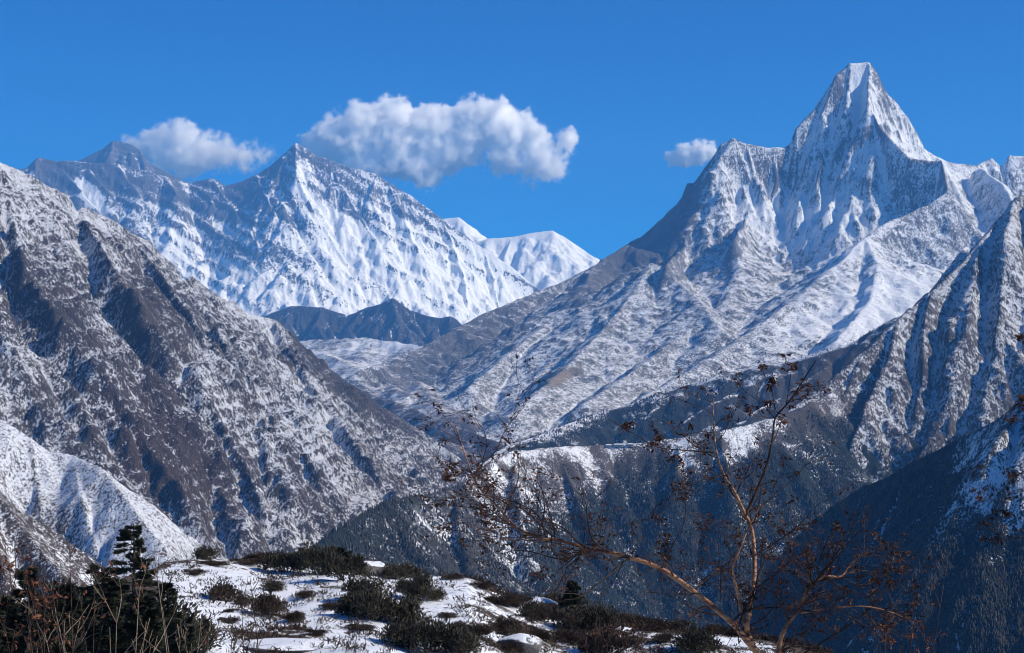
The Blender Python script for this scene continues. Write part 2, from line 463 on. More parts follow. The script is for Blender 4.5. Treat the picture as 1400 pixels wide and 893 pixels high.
ama = mountain("mountain", "tall pointed peak with steep icy faces and long lower slopes", (-1700, 4700), (7200, 15000), 11,
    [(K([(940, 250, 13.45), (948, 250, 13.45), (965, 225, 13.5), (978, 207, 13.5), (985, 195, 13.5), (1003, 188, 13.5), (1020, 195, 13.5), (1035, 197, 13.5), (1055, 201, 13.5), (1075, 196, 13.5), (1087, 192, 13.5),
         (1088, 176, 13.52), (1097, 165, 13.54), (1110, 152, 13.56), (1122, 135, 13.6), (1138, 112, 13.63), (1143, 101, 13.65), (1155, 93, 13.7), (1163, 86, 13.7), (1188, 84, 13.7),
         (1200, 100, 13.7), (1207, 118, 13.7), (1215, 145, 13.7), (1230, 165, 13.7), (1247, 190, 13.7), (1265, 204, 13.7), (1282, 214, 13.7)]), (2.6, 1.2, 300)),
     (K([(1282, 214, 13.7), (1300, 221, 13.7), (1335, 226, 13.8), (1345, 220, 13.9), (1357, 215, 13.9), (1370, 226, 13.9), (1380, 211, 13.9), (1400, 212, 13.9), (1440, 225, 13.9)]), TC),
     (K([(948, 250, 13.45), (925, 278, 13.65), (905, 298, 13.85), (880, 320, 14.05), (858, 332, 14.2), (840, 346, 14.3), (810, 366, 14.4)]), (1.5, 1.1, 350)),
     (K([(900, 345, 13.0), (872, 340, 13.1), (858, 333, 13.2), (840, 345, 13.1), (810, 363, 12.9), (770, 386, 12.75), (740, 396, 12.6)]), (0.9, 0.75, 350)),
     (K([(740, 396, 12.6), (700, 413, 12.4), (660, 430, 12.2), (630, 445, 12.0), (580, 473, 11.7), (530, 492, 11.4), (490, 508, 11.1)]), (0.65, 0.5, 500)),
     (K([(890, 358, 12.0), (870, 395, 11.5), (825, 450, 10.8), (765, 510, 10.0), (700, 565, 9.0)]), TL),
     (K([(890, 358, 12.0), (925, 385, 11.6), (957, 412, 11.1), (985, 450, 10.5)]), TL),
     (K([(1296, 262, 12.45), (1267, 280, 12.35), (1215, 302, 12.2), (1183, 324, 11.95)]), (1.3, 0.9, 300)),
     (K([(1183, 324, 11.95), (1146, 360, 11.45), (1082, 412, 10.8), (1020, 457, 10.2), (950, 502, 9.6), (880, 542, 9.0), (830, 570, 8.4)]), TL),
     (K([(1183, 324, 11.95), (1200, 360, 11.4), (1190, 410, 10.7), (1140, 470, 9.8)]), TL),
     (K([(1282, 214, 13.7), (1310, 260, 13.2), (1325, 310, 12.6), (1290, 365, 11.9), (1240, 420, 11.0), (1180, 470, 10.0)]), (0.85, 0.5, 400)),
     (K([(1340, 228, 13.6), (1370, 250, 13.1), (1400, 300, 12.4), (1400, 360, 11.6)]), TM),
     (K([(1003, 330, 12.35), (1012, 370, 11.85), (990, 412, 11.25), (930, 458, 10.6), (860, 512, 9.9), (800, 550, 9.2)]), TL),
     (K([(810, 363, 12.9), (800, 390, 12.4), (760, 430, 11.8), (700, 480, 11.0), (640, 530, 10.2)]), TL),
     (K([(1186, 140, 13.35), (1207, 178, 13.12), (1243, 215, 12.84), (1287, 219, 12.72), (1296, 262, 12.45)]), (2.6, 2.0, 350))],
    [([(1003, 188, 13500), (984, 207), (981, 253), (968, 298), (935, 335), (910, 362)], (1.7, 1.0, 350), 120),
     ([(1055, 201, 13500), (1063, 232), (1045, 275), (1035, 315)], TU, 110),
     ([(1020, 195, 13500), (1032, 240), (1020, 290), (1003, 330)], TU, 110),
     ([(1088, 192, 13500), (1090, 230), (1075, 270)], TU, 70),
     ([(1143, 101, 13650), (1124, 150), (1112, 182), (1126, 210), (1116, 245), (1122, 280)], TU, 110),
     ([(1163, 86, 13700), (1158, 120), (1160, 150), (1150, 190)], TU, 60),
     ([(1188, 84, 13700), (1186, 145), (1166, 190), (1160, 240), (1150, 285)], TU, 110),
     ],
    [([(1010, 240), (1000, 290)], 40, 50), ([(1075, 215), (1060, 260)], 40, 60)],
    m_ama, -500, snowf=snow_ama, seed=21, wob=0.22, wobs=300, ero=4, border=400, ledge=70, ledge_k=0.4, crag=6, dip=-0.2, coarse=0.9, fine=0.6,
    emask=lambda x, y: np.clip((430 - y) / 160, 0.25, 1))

# terrace with forest under it
m_ter = mat_mountain("terrace_snow_and_forest", 7, (0.09, 0.08, 0.075), (0.12, 0.10, 0.085), amp=0.35, width=0.15, bump=0.5, veg=(0.022, 0.028, 0.022))
def snow_ter(i):
    b = fbm(i['X'], i['Y'], 150, 4, 8)
    s = 0.33 + 2.5 * (i['nzb'] - 0.82) + 0.45 * b
    return s, np.clip(0.9 - 4 * (i['nzb'] - 0.8) + 1.4 * b, 0, 1) * np.clip((1130 - i['px']) / 200, 0.25, 1)
T = (0.8, 0.62, 400)
terrace = mountain("terrace", "long snow covered terrace with dark forest on its steep side, above the valley", (-400, 2600), (5600, 9000), 7,
    [(K([(600, 680, 6.2), (640, 648, 6.5), (690, 612, 6.9), (760, 585, 7.1), (830, 561, 7.3), (940, 526, 7.4), (1000, 509, 7.4), (1080, 493, 7.4), (1180, 463, 7.4), (1240, 430, 7.4), (1320, 390, 7.4), (1420, 330, 7.4)]), (0.25, 0.72, 80))],
    [([(1180, 463, 7400), (1120, 505), (1060, 545), (1000, 580)], T, 40), ([(1080, 493, 7400), (1000, 535), (940, 570)], T, 30), ([(940, 526, 7400), (890, 560), (850, 590)], T, 25)], [],
    m_ter, -600, snowf=snow_ter, seed=31, ero=3, border=200, coarse=0.4, fine=0.5, wob=0.15)

# ridge with the monastery, forest below
m_ten = mat_mountain("forest_ridge", 4, (0.10, 0.085, 0.08), (0.13, 0.105, 0.09), amp=0.42, width=0.16, bump=0.5, veg=(0.022, 0.028, 0.022), speck=1.8)
def snow_ten(i):
    b = fbm(i['X'], i['Y'], 120, 5, 8)
    crest = np.interp(i['px'], [430, 525, 620, 640, 700, 830, 930, 985, 1060, 1150], [745, 688, 668, 655, 618, 608, 600, 590, 572, 535])
    dep = i['py'] - crest
    s = 0.16 + 0.5 * b + 0.25 * np.clip(i['curv'], -1, 1)
    wide = np.interp(i['px'], [590, 650, 720, 830, 900, 960, 1000, 1060], [-40, 35, 60, 45, 25, 25, 32, 30])
    s += 0.36 * np.clip((wide - dep + 70 * b) / 40, 0, 1) * np.clip((i['px'] - 640) / 40, 0, 1)
    s += 0.25 * patch(i, 700, 720, 40, 90, 0) + 0.2 * patch(i, 600, 720, 60, 40, 0)
    return s, np.clip((dep - wide + 15 - 60 * b) / 40, 0, 1) * (1 - 0.5 * patch(i, 650, 720, 80, 70, 0))
T = (0.9, 0.8, 300)
tengboche = mountain("ridge", "forested ridge with a snow dusted crest carrying the small monastery", (-900, 1500), (2500, 5600), 5,
    [(K([(400, 765, 3.0), (430, 746, 3.05), (470, 718, 3.2), (525, 688, 3.5), (570, 676, 3.75), (620, 668, 4.0), (640, 655, 4.2), (665, 636, 4.35), (700, 617, 4.5), (760, 611, 4.6), (830, 607, 4.7), (870, 606, 4.7), (930, 598, 4.7), (985, 588, 4.7), (1060, 570, 4.8), (1110, 550, 4.9), (1150, 530, 5.0), (1200, 500, 5.1)]), T)],
    [([(700, 617, 4500), (705, 680), (720, 760)], T, 35), ([(760, 611, 4600), (790, 680), (820, 760)], T, 25),
     ([(930, 598, 4700), (920, 680), (910, 780)], T, 25), ([(985, 588, 4700), (1000, 680), (1010, 780)], T, 35),
     ([(620, 668, 4000), (630, 730), (650, 790)], T, 25), ([(525, 688, 3500), (560, 740)], T, 20)], [],
    m_ten, -800, snowf=snow_ten, seed=41, ero=3, border=150, coarse=0.5, fine=0.4, wob=0.2, wobs=200)

# big flank on the right
m_right = mat_mountain("right_flank_rock_and_snow", 5, (0.085, 0.075, 0.074), (0.14, 0.115, 0.10), amp=0.36, width=0.22, bump=1.0, veg=(0.04, 0.036, 0.03), speck=2.4, snow=(0.72, 0.74, 0.79))
def snow_right(i):
    s = 0.54 + 0.6 * (i['nzb'] - 0.64) + 0.5 * (i['nz'] - i['nzb']) + 0.35 * np.clip(i['curv'], -1.2, 1.2) + 0.15 * np.clip((470 - i['py']) / 150, -1, 1)
    s += 0.3 * fbm(i['X'], i['Y'], 180, 4, 3)
    return s, np.clip((i['py'] - 580) / 160, 0, 0.7)
T = (1.3, 0.95, 200)
right = mountain("mountain", "steep gullied flank of rock and snow descending towards the forested ridge", (500, 2300), (3300, 6400), 5,
    [(K([(1440, 225, 5.8), (1400, 258, 5.7), (1365, 300, 5.6), (1340, 330, 5.5), (1310, 365, 5.4), (1260, 410, 5.3), (1228, 436, 5.2), (1180, 480, 5.1), (1130, 522, 5.0), (1100, 545, 4.95), (1060, 575, 4.9)]), (1.25, 0.95, 200))],
    [([(1340, 330, 5500), (1330, 380), (1322, 440), (1316, 500), (1298, 560), (1255, 620), (1200, 680)], T, 110),
     ([(1385, 275, 5650), (1372, 330), (1366, 420), (1350, 500), (1310, 570)], T, 120),
     ([(1420, 245, 5750), (1415, 330), (1405, 420), (1395, 520)], T, 100),
     ([(1228, 436, 5200), (1215, 480), (1180, 560), (1140, 640), (1110, 720)], T, 80),
     ([(1275, 397, 5300), (1262, 440), (1262, 500), (1240, 590)], T, 50),
     ([(1130, 522, 5000), (1105, 600), (1085, 680)], T, 50),
     ([(1180, 480, 5100), (1150, 540), (1125, 600), (1100, 660)], T, 50),
     ([(1060, 575, 4900), (1058, 630), (1055, 700), (1040, 780)], T, 40)],
    [([(1345, 380), (1338, 450), (1325, 520), (1300, 580)], 35, 60)],
    m_right, -800, snowf=snow_right, seed=51, wobs=200, ero=4, border=150, coarse=0.7, fine=0.6, ledge=34, dip=0.5, crag=7)

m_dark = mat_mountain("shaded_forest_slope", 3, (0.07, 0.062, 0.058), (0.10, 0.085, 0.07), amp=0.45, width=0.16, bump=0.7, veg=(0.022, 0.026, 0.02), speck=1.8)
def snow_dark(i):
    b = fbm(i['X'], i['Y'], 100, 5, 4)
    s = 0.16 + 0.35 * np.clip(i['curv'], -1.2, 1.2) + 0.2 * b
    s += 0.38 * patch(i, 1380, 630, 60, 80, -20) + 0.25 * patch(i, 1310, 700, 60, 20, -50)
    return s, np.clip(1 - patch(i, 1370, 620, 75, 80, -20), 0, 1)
T = (1.2, 0.95, 150)
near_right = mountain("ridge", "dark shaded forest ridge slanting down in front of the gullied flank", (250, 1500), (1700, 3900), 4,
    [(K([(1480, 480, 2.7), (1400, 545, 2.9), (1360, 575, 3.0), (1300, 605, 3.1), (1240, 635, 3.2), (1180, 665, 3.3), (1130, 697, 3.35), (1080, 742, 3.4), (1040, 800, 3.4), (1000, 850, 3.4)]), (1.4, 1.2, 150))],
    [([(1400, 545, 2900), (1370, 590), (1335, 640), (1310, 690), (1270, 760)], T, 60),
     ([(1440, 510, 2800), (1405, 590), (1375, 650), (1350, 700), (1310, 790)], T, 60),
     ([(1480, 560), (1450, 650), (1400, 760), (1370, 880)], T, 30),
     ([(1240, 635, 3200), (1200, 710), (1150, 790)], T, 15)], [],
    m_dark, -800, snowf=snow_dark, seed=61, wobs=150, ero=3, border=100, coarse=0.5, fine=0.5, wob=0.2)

# big flank on the left
m_left = mat_mountain("left_flank_scrub_and_snow", 5.5, (0.075, 0.066, 0.066), (0.12, 0.097, 0.085), amp=0.5, width=0.22, bump=1.0, veg=(0.085, 0.062, 0.052), speck=2.4, snow=(0.70, 0.72, 0.77))
def snow_left(i):
    b = fbm(i['X'], i['Y'], 260, 5, 18)
    s = 0.53 + 0.5 * (i['nzb'] - 0.76) + 0.5 * (i['nz'] - i['nzb']) + 0.3 * np.clip(i['curv'], -1.2, 1.2) + 0.42 * b
    s += 0.12 * np.clip((400 - i['py']) / 120, -0.3, 1)
    s -= 0.3 * patch(i, 60, 420, 70, 35, 50) + 0.28 * patch(i, 215, 440, 35, 80, -20) + 0.4 * patch(i, 460, 500, 120, 24, 42)
    s -= 0.25 * patch(i, 230, 620, 110, 60, 35) + 0.15 * patch(i, 100, 560, 60, 60, 35)
    s += 0.1 * patch(i, 420, 580, 70, 60, 30) + 0.25 * patch(i, 330, 420, 60, 18, 35)
    return s, patch(i, 230, 620, 120, 70, 35)
T = (1.0, 0.8, 250)
left = mountain("mountain", "broad flank of brown scrub and patchy snow falling from the upper left into the valley", (-2300, 0), (2600, 7800), 6,
    [(K([(-120, 140, 4.9), (-60, 185, 5.0), (0, 221, 5.2), (40, 240, 5.3), (100, 274, 5.5), (160, 305, 5.7), (210, 340, 5.9), (260, 378, 6.1), (300, 405, 6.2), (345, 430, 6.4), (375, 437, 6.5), (400, 460, 6.6),
         (430, 490, 6.7), (480, 525, 6.9), (530, 560, 7.0), (580, 590, 7.0), (612, 615, 6.9), (625, 640, 6.6)]), (0.92, 0.76, 400))],
    [([(100, 274, 5500), (150, 350), (215, 440), (290, 540), (340, 640), (380, 740)], T, 60),
     ([(0, 221, 5200), (25, 330), (85, 430), (150, 520), (220, 620), (280, 720)], T, 60),
     ([(260, 378, 6100), (300, 450), (360, 540), (430, 640), (470, 720)], T, 45),
     ([(375, 437, 6500), (425, 520), (485, 600), (545, 680), (560, 740)], T, 40),
     ([(-60, 185, 5000), (-40, 380), (10, 470), (70, 560), (140, 640), (200, 720)], T, 60),
     ([(180, 318, 5800), (250, 410), (320, 500), (380, 590)], T, 35),
     ([(480, 525, 6900), (520, 580), (570, 640)], T, 25)],
    [([(145, 400), (175, 450), (230, 510), (255, 525)], 30, 55), ([(30, 370), (60, 440), (90, 480)], 35, 50), ([(290, 430), (270, 480), (240, 525)], 25, 35),
     ([(380, 450), (430, 510), (480, 560), (520, 600)], 30, 30),
     ([(15, 370), (22, 420), (40, 460)], 22, 60), ([(70, 400), (110, 440), (130, 470)], 18, 45), ([(225, 335), (250, 375), (285, 410)], 16, 40), ([(190, 330), (205, 380)], 16, 40),
     ([(300, 440), (330, 480), (350, 520)], 15, 35), ([(395, 470), (440, 520), (470, 545)], 18, 45), ([(430, 495), (480, 540), (540, 590)], 18, 35),
     ([(280, 620), (292, 660), (300, 700)], 14, 30), ([(355, 600), (362, 650), (375, 700)], 12, 28), ([(150, 540), (190, 590), (210, 640)], 16, 30), ([(60, 250), (110, 300), (150, 330)], 15, 30)],
    m_left, -800, snowf=snow_left, seed=71, wob=0.3, wobs=200, ero=4, border=150, coarse=0.6, fine=0.5, ledge=38, dip=-0.4, crag=8)

m_knoll = mat_mountain("snowy_knoll", 2.6, (0.09, 0.08, 0.075), (0.13, 0.105, 0.09), amp=0.36, width=0.26, bump=0.5, veg=(0.07, 0.055, 0.048), speck=2.8, snow=(0.68, 0.70, 0.75))
def snow_knoll(i):
    s = 0.70 + 0.5 * (i['nzb'] - 0.82) - 0.4 * patch(i, 75, 735, 28, 50, -35) + 0.4 * np.clip(i['curv'], -1.2, 1.2) + 0.2 * fbm(i['X'], i['Y'], 60, 4, 2)
    return s, 0
T = (0.95, 0.8, 120)
knoll = mountain("hill", "snow covered knoll in front of the brown left flank", (-1150, -330), (1250, 2500), 2.6,
    [(K([(-120, 510, 2.2), (-60, 545, 2.2), (0, 573, 2.1), (40, 597, 2.1), (60, 617, 2.1), (100, 622, 2.1), (140, 640, 2.05), (165, 672, 2.0), (190, 705, 1.95), (230, 755, 1.9), (290, 800, 1.85)]), (0.8, 0.8, 100))],
    [([(100, 622, 2100), (110, 670), (125, 720), (150, 790)], T, 5), ([(40, 597, 2100), (50, 640), (55, 690), (85, 760)], T, 5)],
    [([(35, 650), (30, 690), (60, 740), (100, 790)], 25, 28)],
    m_knoll, -500, snowf=snow_knoll, seed=81, wobs=90, ero=3, border=60, coarse=0.15, fine=0.15, wob=0.15, crag=1.5)
m_spur = mat_mountain("scrubby_spur", 2.2, (0.085, 0.07, 0.066), (0.12, 0.095, 0.085), amp=0.45, width=0.2, bump=0.5, speck=2.4)
def snow_spur(i): return 0.36 + 0.5 * np.clip(i['curv'], -1, 1) + 0.2 * fbm(i['X'], i['Y'], 50, 4, 2) + 0.6 * (i['nzb'] - 0.82), 0
mountain("hill", "grey scrubby spur at the foot of the snow covered knoll", (-800, -280), (1050, 1750), 2.2,
    [(K([(-80, 620, 1.55), (-20, 655, 1.5), (20, 705, 1.46), (55, 750, 1.42), (100, 800, 1.36), (160, 850, 1.3)]), (0.8, 0.7, 100))],
    [([(-20, 655, 1500), (-10, 720), (10, 790)], T, 15)], [],
    m_spur, -420, snowf=snow_spur, seed=85, wobs=60, ero=3, border=60, coarse=0.4, fine=0.4, wob=0.2)

# lowest ground, out to the horizon
b = NB("valley_ground")
v = b.coords(); n = b.noise(v, 1 / 60, 6)
b.l.new(b.mix(b.step(n, 0.4, 0.6), rgb(0.05, 0.05, 0.045), rgb(0.16, 0.15, 0.15)), b.bsdf.inputs['Base Color'])
b.bsdf.inputs['Roughness'].default_value = 0.95
gx, gy = np.meshgrid(np.linspace(-20000, 20000, 61, dtype=np.float32), np.linspace(-6000, 29400, 61, dtype=np.float32))
g = grid_mesh("ground", gx, gy, -810 + 15 * fbm(gx, gy, 6000, 3, 2), {}, b.m)
tag(g, "low ground of the deep valleys under all the mountains", "ground", kind='structure')
# ------------------------------------------------------------------ foreground ground: the near hill
CX = [-300, 0, 100, 150, 200, 230, 300, 370, 450, 505, 560, 640, 700, 760, 850, 950, 1050, 1140, 1250, 1400, 1800]
CY = [900, 850, 830, 800, 778, 768, 764, 770, 765, 765, 780, 787, 818, 838, 852, 862, 874, 896, 930, 985, 1050]
CD = [70, 75, 78, 84, 92, 98, 104, 106, 108, 108, 106, 104, 100, 98, 96, 94, 92, 90, 88, 86, 80]
def hill_z(x, y):
    x = np.asarray(x, float); y = np.asarray(y, float)
    px = 700 + F * x / np.maximum(y, 8.0)
    pc = np.interp(px, CX, CY); dc = np.interp(px, CX, CD)
    zc = (600 - pc) / F * dc
    zb = np.minimum(-9.4, zc - 1.6)
    t = np.clip((y - 55) / (dc - 55), 0, 1)
    z = np.where(y < 55, -1.75 + (zb + 1.75) * np.clip(y / 55, -0.3, 1), zb + (zc - zb) * (1.35 * t - 0.35 * t * t))
    o = np.maximum(y - dc, 0)
    z = z - np.where(y > dc, o * 0.12 + 0.62 * np.maximum(o - 6, 0) - 3.0 * (1 - np.exp(-o / 30)) * 0, 0)
    b = 0.45 * fbm(x, y, 9.0, 4, 4) + 0.16 * fbm(x, y, 2.4, 3, 6)
    return z + b * np.clip((y - 3) / 10, 0.15, 1)

def hill_point(px, py, dmin=56):
    """the spot on the near hill seen at a photo pixel"""
    d = np.arange(dmin, 112, 0.25)
    x, y, z = at(px, py, d)
    g = hill_z(x, y)
    k = np.nonzero(z <= g)[0]
    k = k[0] if len(k) else int(np.argmin(z - g))
    return Vector((float(x[k]), float(d[k]), float(g[k])))

def make_hill():
    a = np.linspace(-0.75, 0.75, 640); r = np.concatenate([np.linspace(-12, 50, 60), np.linspace(51, 112, 330), np.linspace(113, 420, 60)])
    A, Rr = np.meshgrid(a, r)
    Y = Rr; X = np.tan(A * 0.62) * np.maximum(Rr, 14)
    Z = hill_z(X, Y)
    b = NB("snowy_ground")
    v = b.coords()
    n1 = b.noise(v, 0.22, 5, 0.6, 0.6); n2 = b.noise(v, 1.6, 5, 0.65); n3 = b.noise(v, 7.0, 3, 0.6)
    s = b.math('ADD', b.attr('snow'), b.math('ADD', b.math('MULTIPLY', b.math('SUBTRACT', n1, 0.5), 1.6), b.math('ADD', b.math('MULTIPLY', b.math('SUBTRACT', n2, 0.5), 1.1), b.math('MULTIPLY', b.math('SUBTRACT', n3, 0.5), 0.7))))
    fac = b.step(s, 0.44, 0.54)
    earth = b.mix(b.step(n3, 0.35, 0.65), rgb(0.035, 0.028, 0.022), rgb(0.12, 0.085, 0.06))
    b.l.new(b.mix(fac, earth, rgb(0.84, 0.86, 0.89)), b.bsdf.inputs['Base Color'])
    b.bsdf.inputs['Roughness'].default_value = 0.8; b.bsdf.inputs['Specular IOR Level'].default_value = 0.2
    bp = b.node('ShaderNodeBump'); bp.inputs['Strength'].default_value = 0.6; bp.inputs['Distance'].default_value = 0.25
    b.l.new(b.math('ADD', n2, b.math('ADD', b.math('MULTIPLY', n3, 0.4), b.math('MULTIPLY', fac, 0.3))), bp.inputs['Height']); b.l.new(bp.outputs[0], b.bsdf.inputs['Normal'])
    px, py = project(X, Y, Z)
    sn = 0.74 + 0 * X
    sn -= 0.42 * np.clip((1.0 - np.hypot((px - 385) / 70, (py - 872) / 22) + 0.7 * fbm(X * 0.6, Y * 2.0, 3.0, 4, 9)) * 2, 0, 1)
    sn -= 0.17 * np.clip((px - 540) / 150, 0, 1) + 0.03
    sn -= 0.5 * np.clip((px - 1090) / 60, 0, 1) + 0.5 * np.clip((230 - px) / 40, 0, 1)
    dc = np.interp(px, CX, CD)
    sn -= 0.6 * np.clip((Y - dc + 2) / 4, 0, 1)
    o = grid_mesh("near_hill", X.astype(np.float32), Y.astype(np.float32), Z.astype(np.float32), {'snow': sn}, b.m)
    tag(o, "nearest hill with sunlit snow and dark tufts below the viewpoint", "hill", kind='structure')
make_hill()

# ------------------------------------------------------------------ mesh collecting helper
class MB:
    def __init__(s): s.v = []; s.f = []; s.mi = []; s.n = 0
    def add(s, v, f, mi=0):
        s.v.append(np.asarray(v, np.float32)); s.f.extend([tuple(k + s.n for k in q) for q in f]); s.mi.extend([mi] * len(f)); s.n += len(v)
    def tube(s, pts, rad, sides=6, mi=0):
        P = [Vector(p) for p in pts]; n = len(P); vs = []; up = Vector((0.3, 1, 0.2))
        for i, p in enumerate(P):
            t = (P[min(i + 1, n - 1)] - P[max(i - 1, 0)])
            t = t.normalized() if t.length > 1e-9 else Vector((0, 0, 1))
            a = t.cross(up)
            a = a.normalized() if a.length > 1e-3 else t.orthogonal().normalized()
            c = t.cross(a)
            for k in range(sides):
                th = 2 * math.pi * k / sides
                vs.append(p + (a * math.cos(th) + c * math.sin(th)) * rad[i])
        f = [(i * sides + k, i * sides + (k + 1) % sides, (i + 1) * sides + (k + 1) % sides, (i + 1) * sides + k) for i in range(n - 1) for k in range(sides)]
        f += [tuple(range(sides - 1, -1, -1)), tuple((n - 1) * sides + k for k in range(sides))]
        s.add([tuple(q) for q in vs], f, mi)
    def leaf(s, p, d, w, l, fold=0.3, mi=0):
        """a small bent leaf of two faces"""
        d = d.normalized(); a = d.orthogonal().normalized(); a.rotate(Matrix.Rotation(random.uniform(0, 6.28), 3, d)); n = d.cross(a)
        p = Vector(p)
        v = [p, p + d * l * 0.5 + a * w * 0.5 + n * fold * w, p + d * l, p + d * l * 0.5 - a * w * 0.5 + n * fold * w, p + d * l * 0.55]
        s.add([tuple(q) for q in v], [(0, 1, 4), (1, 2, 4), (0, 4, 3), (4, 2, 3)], mi)
    def build(s, name, mats, parent=None, loc=None, smooth=False, label=None):
        me = bpy.data.meshes.new(name)
        V = np.concatenate(s.v) if s.v else np.zeros((0, 3), np.float32)
        if loc is not None: V = V - np.array(loc, np.float32)
        me.from_pydata(V.tolist(), [], s.f)
        for m in (mats if isinstance(mats, (list, tuple)) else [mats]): me.materials.append(m)
        me.polygons.foreach_set('material_index', s.mi)
        me.polygons.foreach_set('use_smooth', [smooth] * len(s.f))
        me.update()
        o = bpy.data.objects.new(name, me); S.collection.objects.link(o)
        if parent: o.parent = parent
        elif loc is not None: o.location = loc
        return o

def empty(name, loc, rz=0.0, sc=1.0):
    o = bpy.data.objects.new(name, None); S.collection.objects.link(o)
    o.location = loc; o.rotation_euler = (0, 0, rz); o.scale = (sc, sc, sc)
    return o

def copy_tree(o, parent=None):
    c = o.copy(); S.collection.objects.link(c)
    if parent: c.parent = parent
    for ch in list(o.children): copy_tree(ch, c)
    return c

def mat_simple(name, c1, c2, scale, rough=0.85, lo=0.4, hi=0.6, spec=0.2, bump=0.0, stretch=(1, 1, 1), trans=0.0, rnd=0.0):
    b = NB(name); v = b.coords(stretch); n = b.noise(v, scale, 4, 0.6)
    col = b.mix(b.step(n, lo, hi), rgb(*c1), rgb(*c2))
    b.l.new(col, b.bsdf.inputs['Base Color'])
    b.bsdf.inputs['Roughness'].default_value = rough; b.bsdf.inputs['Specular IOR Level'].default_value = spec
    if bump:
        bp = b.node('ShaderNodeBump'); bp.inputs['Strength'].default_value = bump; bp.inputs['Distance'].default_value = 0.01
        b.l.new(n, bp.inputs['Height']); b.l.new(bp.outputs[0], b.bsdf.inputs['Normal'])
    return b.m

m_bark = mat_simple("birch_bark", (0.12, 0.042, 0.024), (0.46, 0.22, 0.10), 6, rough=0.55, bump=0.8, stretch=(1, 1, 2.6), spec=0.4, lo=0.38, hi=0.62)
m_twig = mat_simple("twig_bark", (0.028, 0.018, 0.015), (0.075, 0.042, 0.03), 9, rough=0.7)
m_pale = mat_simple("pale_stem_bark", (0.16, 0.12, 0.085), (0.30, 0.23, 0.16), 9, rough=0.7)
m_dry = mat_simple("dry_leaf", (0.045, 0.020, 0.014), (0.12, 0.048, 0.028), 11, rough=0.7)
m_red = mat_simple("red_dry_leaf", (0.085, 0.03, 0.018), (0.22, 0.085, 0.042), 11, rough=0.7)
m_juni = mat_simple("shrub_leaf", (0.020, 0.019, 0.014), (0.085, 0.074, 0.050), 4.5, rough=0.8)  # wide noise range: its lighter tone puts sunlit leaves into the colour
m_scrub = mat_simple("brown_scrub_leaf", (0.030, 0.021, 0.017), (0.075, 0.052, 0.038), 3.0, rough=0.85)
m_fir = mat_simple("fir_needle", (0.014, 0.018, 0.012), (0.046, 0.050, 0.030), 1.6, rough=0.8)
m_trunk = mat_simple("fir_bark", (0.045, 0.035, 0.03), (0.09, 0.07, 0.055), 6, rough=0.9)
m_wood = mat_simple("shrub_stem", (0.05, 0.038, 0.03), (0.11, 0.085, 0.065), 6, rough=0.9)
m_tree = mat_simple("forest_needle", (0.018, 0.020, 0.018), (0.062, 0.055, 0.045), 0.05, rough=0.9)

# ------------------------------------------------------------------ far forests: each reads as one mass
def forest(name, label, i, n, h, pxr, pyr, seed, dens=None):
    r = np.random.default_rng(seed)
    P = np.clip(i['veg'], 0, 1) ** 1.5
    toward = (i['by'] > -0.25)
    ok = (i['px'] > pxr[0]) & (i['px'] < pxr[1]) & (i['py'] > pyr[0]) & (i['py'] < pyr[1]) & toward
    P = P * ok * np.clip(0.55 + 2.0 * fbm(i['X'], i['Y'], h * 12, 4, seed), 0.02, 1.5)
    p = (P / P.sum()).ravel()
    k = r.choice(p.size, n, replace=True, p=p)
    c = i['cell']
    x = i['X'].ravel()[k] + r.uniform(-.5, .5, n) * c; y = i['Y'].ravel()[k] + r.uniform(-.5, .5, n) * c
    z = sample(i['Z'], i['xr'], i['yr'], c, x, y)
    hh = h * r.uniform(0.5, 1.25, n)
    m = 5
    th = (np.arange(m) / m * 2 * np.pi)[None, :] + r.uniform(0, 6, n)[:, None]
    V = []; base = 11
    for lev, (rr, zz) in enumerate([(0.24, 0.05), (0.15, 0.48)]):
        rad = (rr * hh)[:, None] * r.uniform(0.6, 1.3, (n, m))
        V.append(np.stack([x[:, None] + rad * np.cos(th), y[:, None] + rad * np.sin(th), (z + zz * hh)[:, None] + 0.1 * hh[:, None] * r.uniform(-1, 1, (n, m))], -1))
    V.append(np.stack([x, y, z + hh], -1)[:, None, :])
    V = np.concatenate(V, 1).reshape(-1, 3).astype(np.float32)
    f = []
    for k2 in range(m):
        q = (k2 + 1) % m
        f += [[k2, q, m + q], [k2, m + q, m + k2], [m + k2, m + q, 2 * m]]
    T = (np.array(f)[None] + (np.arange(n) * base)[:, None, None]).reshape(-1, 3).astype(np.int32)
    me = bpy.data.meshes.new(name)
    me.vertices.add(len(V)); me.vertices.foreach_set('co', V.ravel())
    me.loops.add(T.size); me.loops.foreach_set('vertex_index', T.ravel())
    me.polygons.add(len(T)); me.polygons.foreach_set('loop_start', np.arange(0, T.size, 3, dtype=np.int32)); me.polygons.foreach_set('loop_total', np.full(len(T), 3, np.int32))
    me.update(calc_edges=True); me.materials.append(m_tree)
    o = bpy.data.objects.new(name, me); S.collection.objects.link(o)
    tag(o, label, "forest", kind='stuff')
forest("forest", "dark conifer forest covering the front of the monastery ridge", tengboche, 24000, 9.5, (420, 1180), (560, 860), 1)
forest("forest", "dark forest on the shaded ridge at lower right", near_right, 20000, 7, (1020, 1420), (540, 900), 2)
forest("forest", "distant forest on the steep side below the snowy terrace", terrace, 9000, 10, (620, 1250), (440, 680), 3)
forest("forest", "thin forest at the foot of the gullied flank", right, 6000, 9, (1040, 1330), (560, 800), 4)

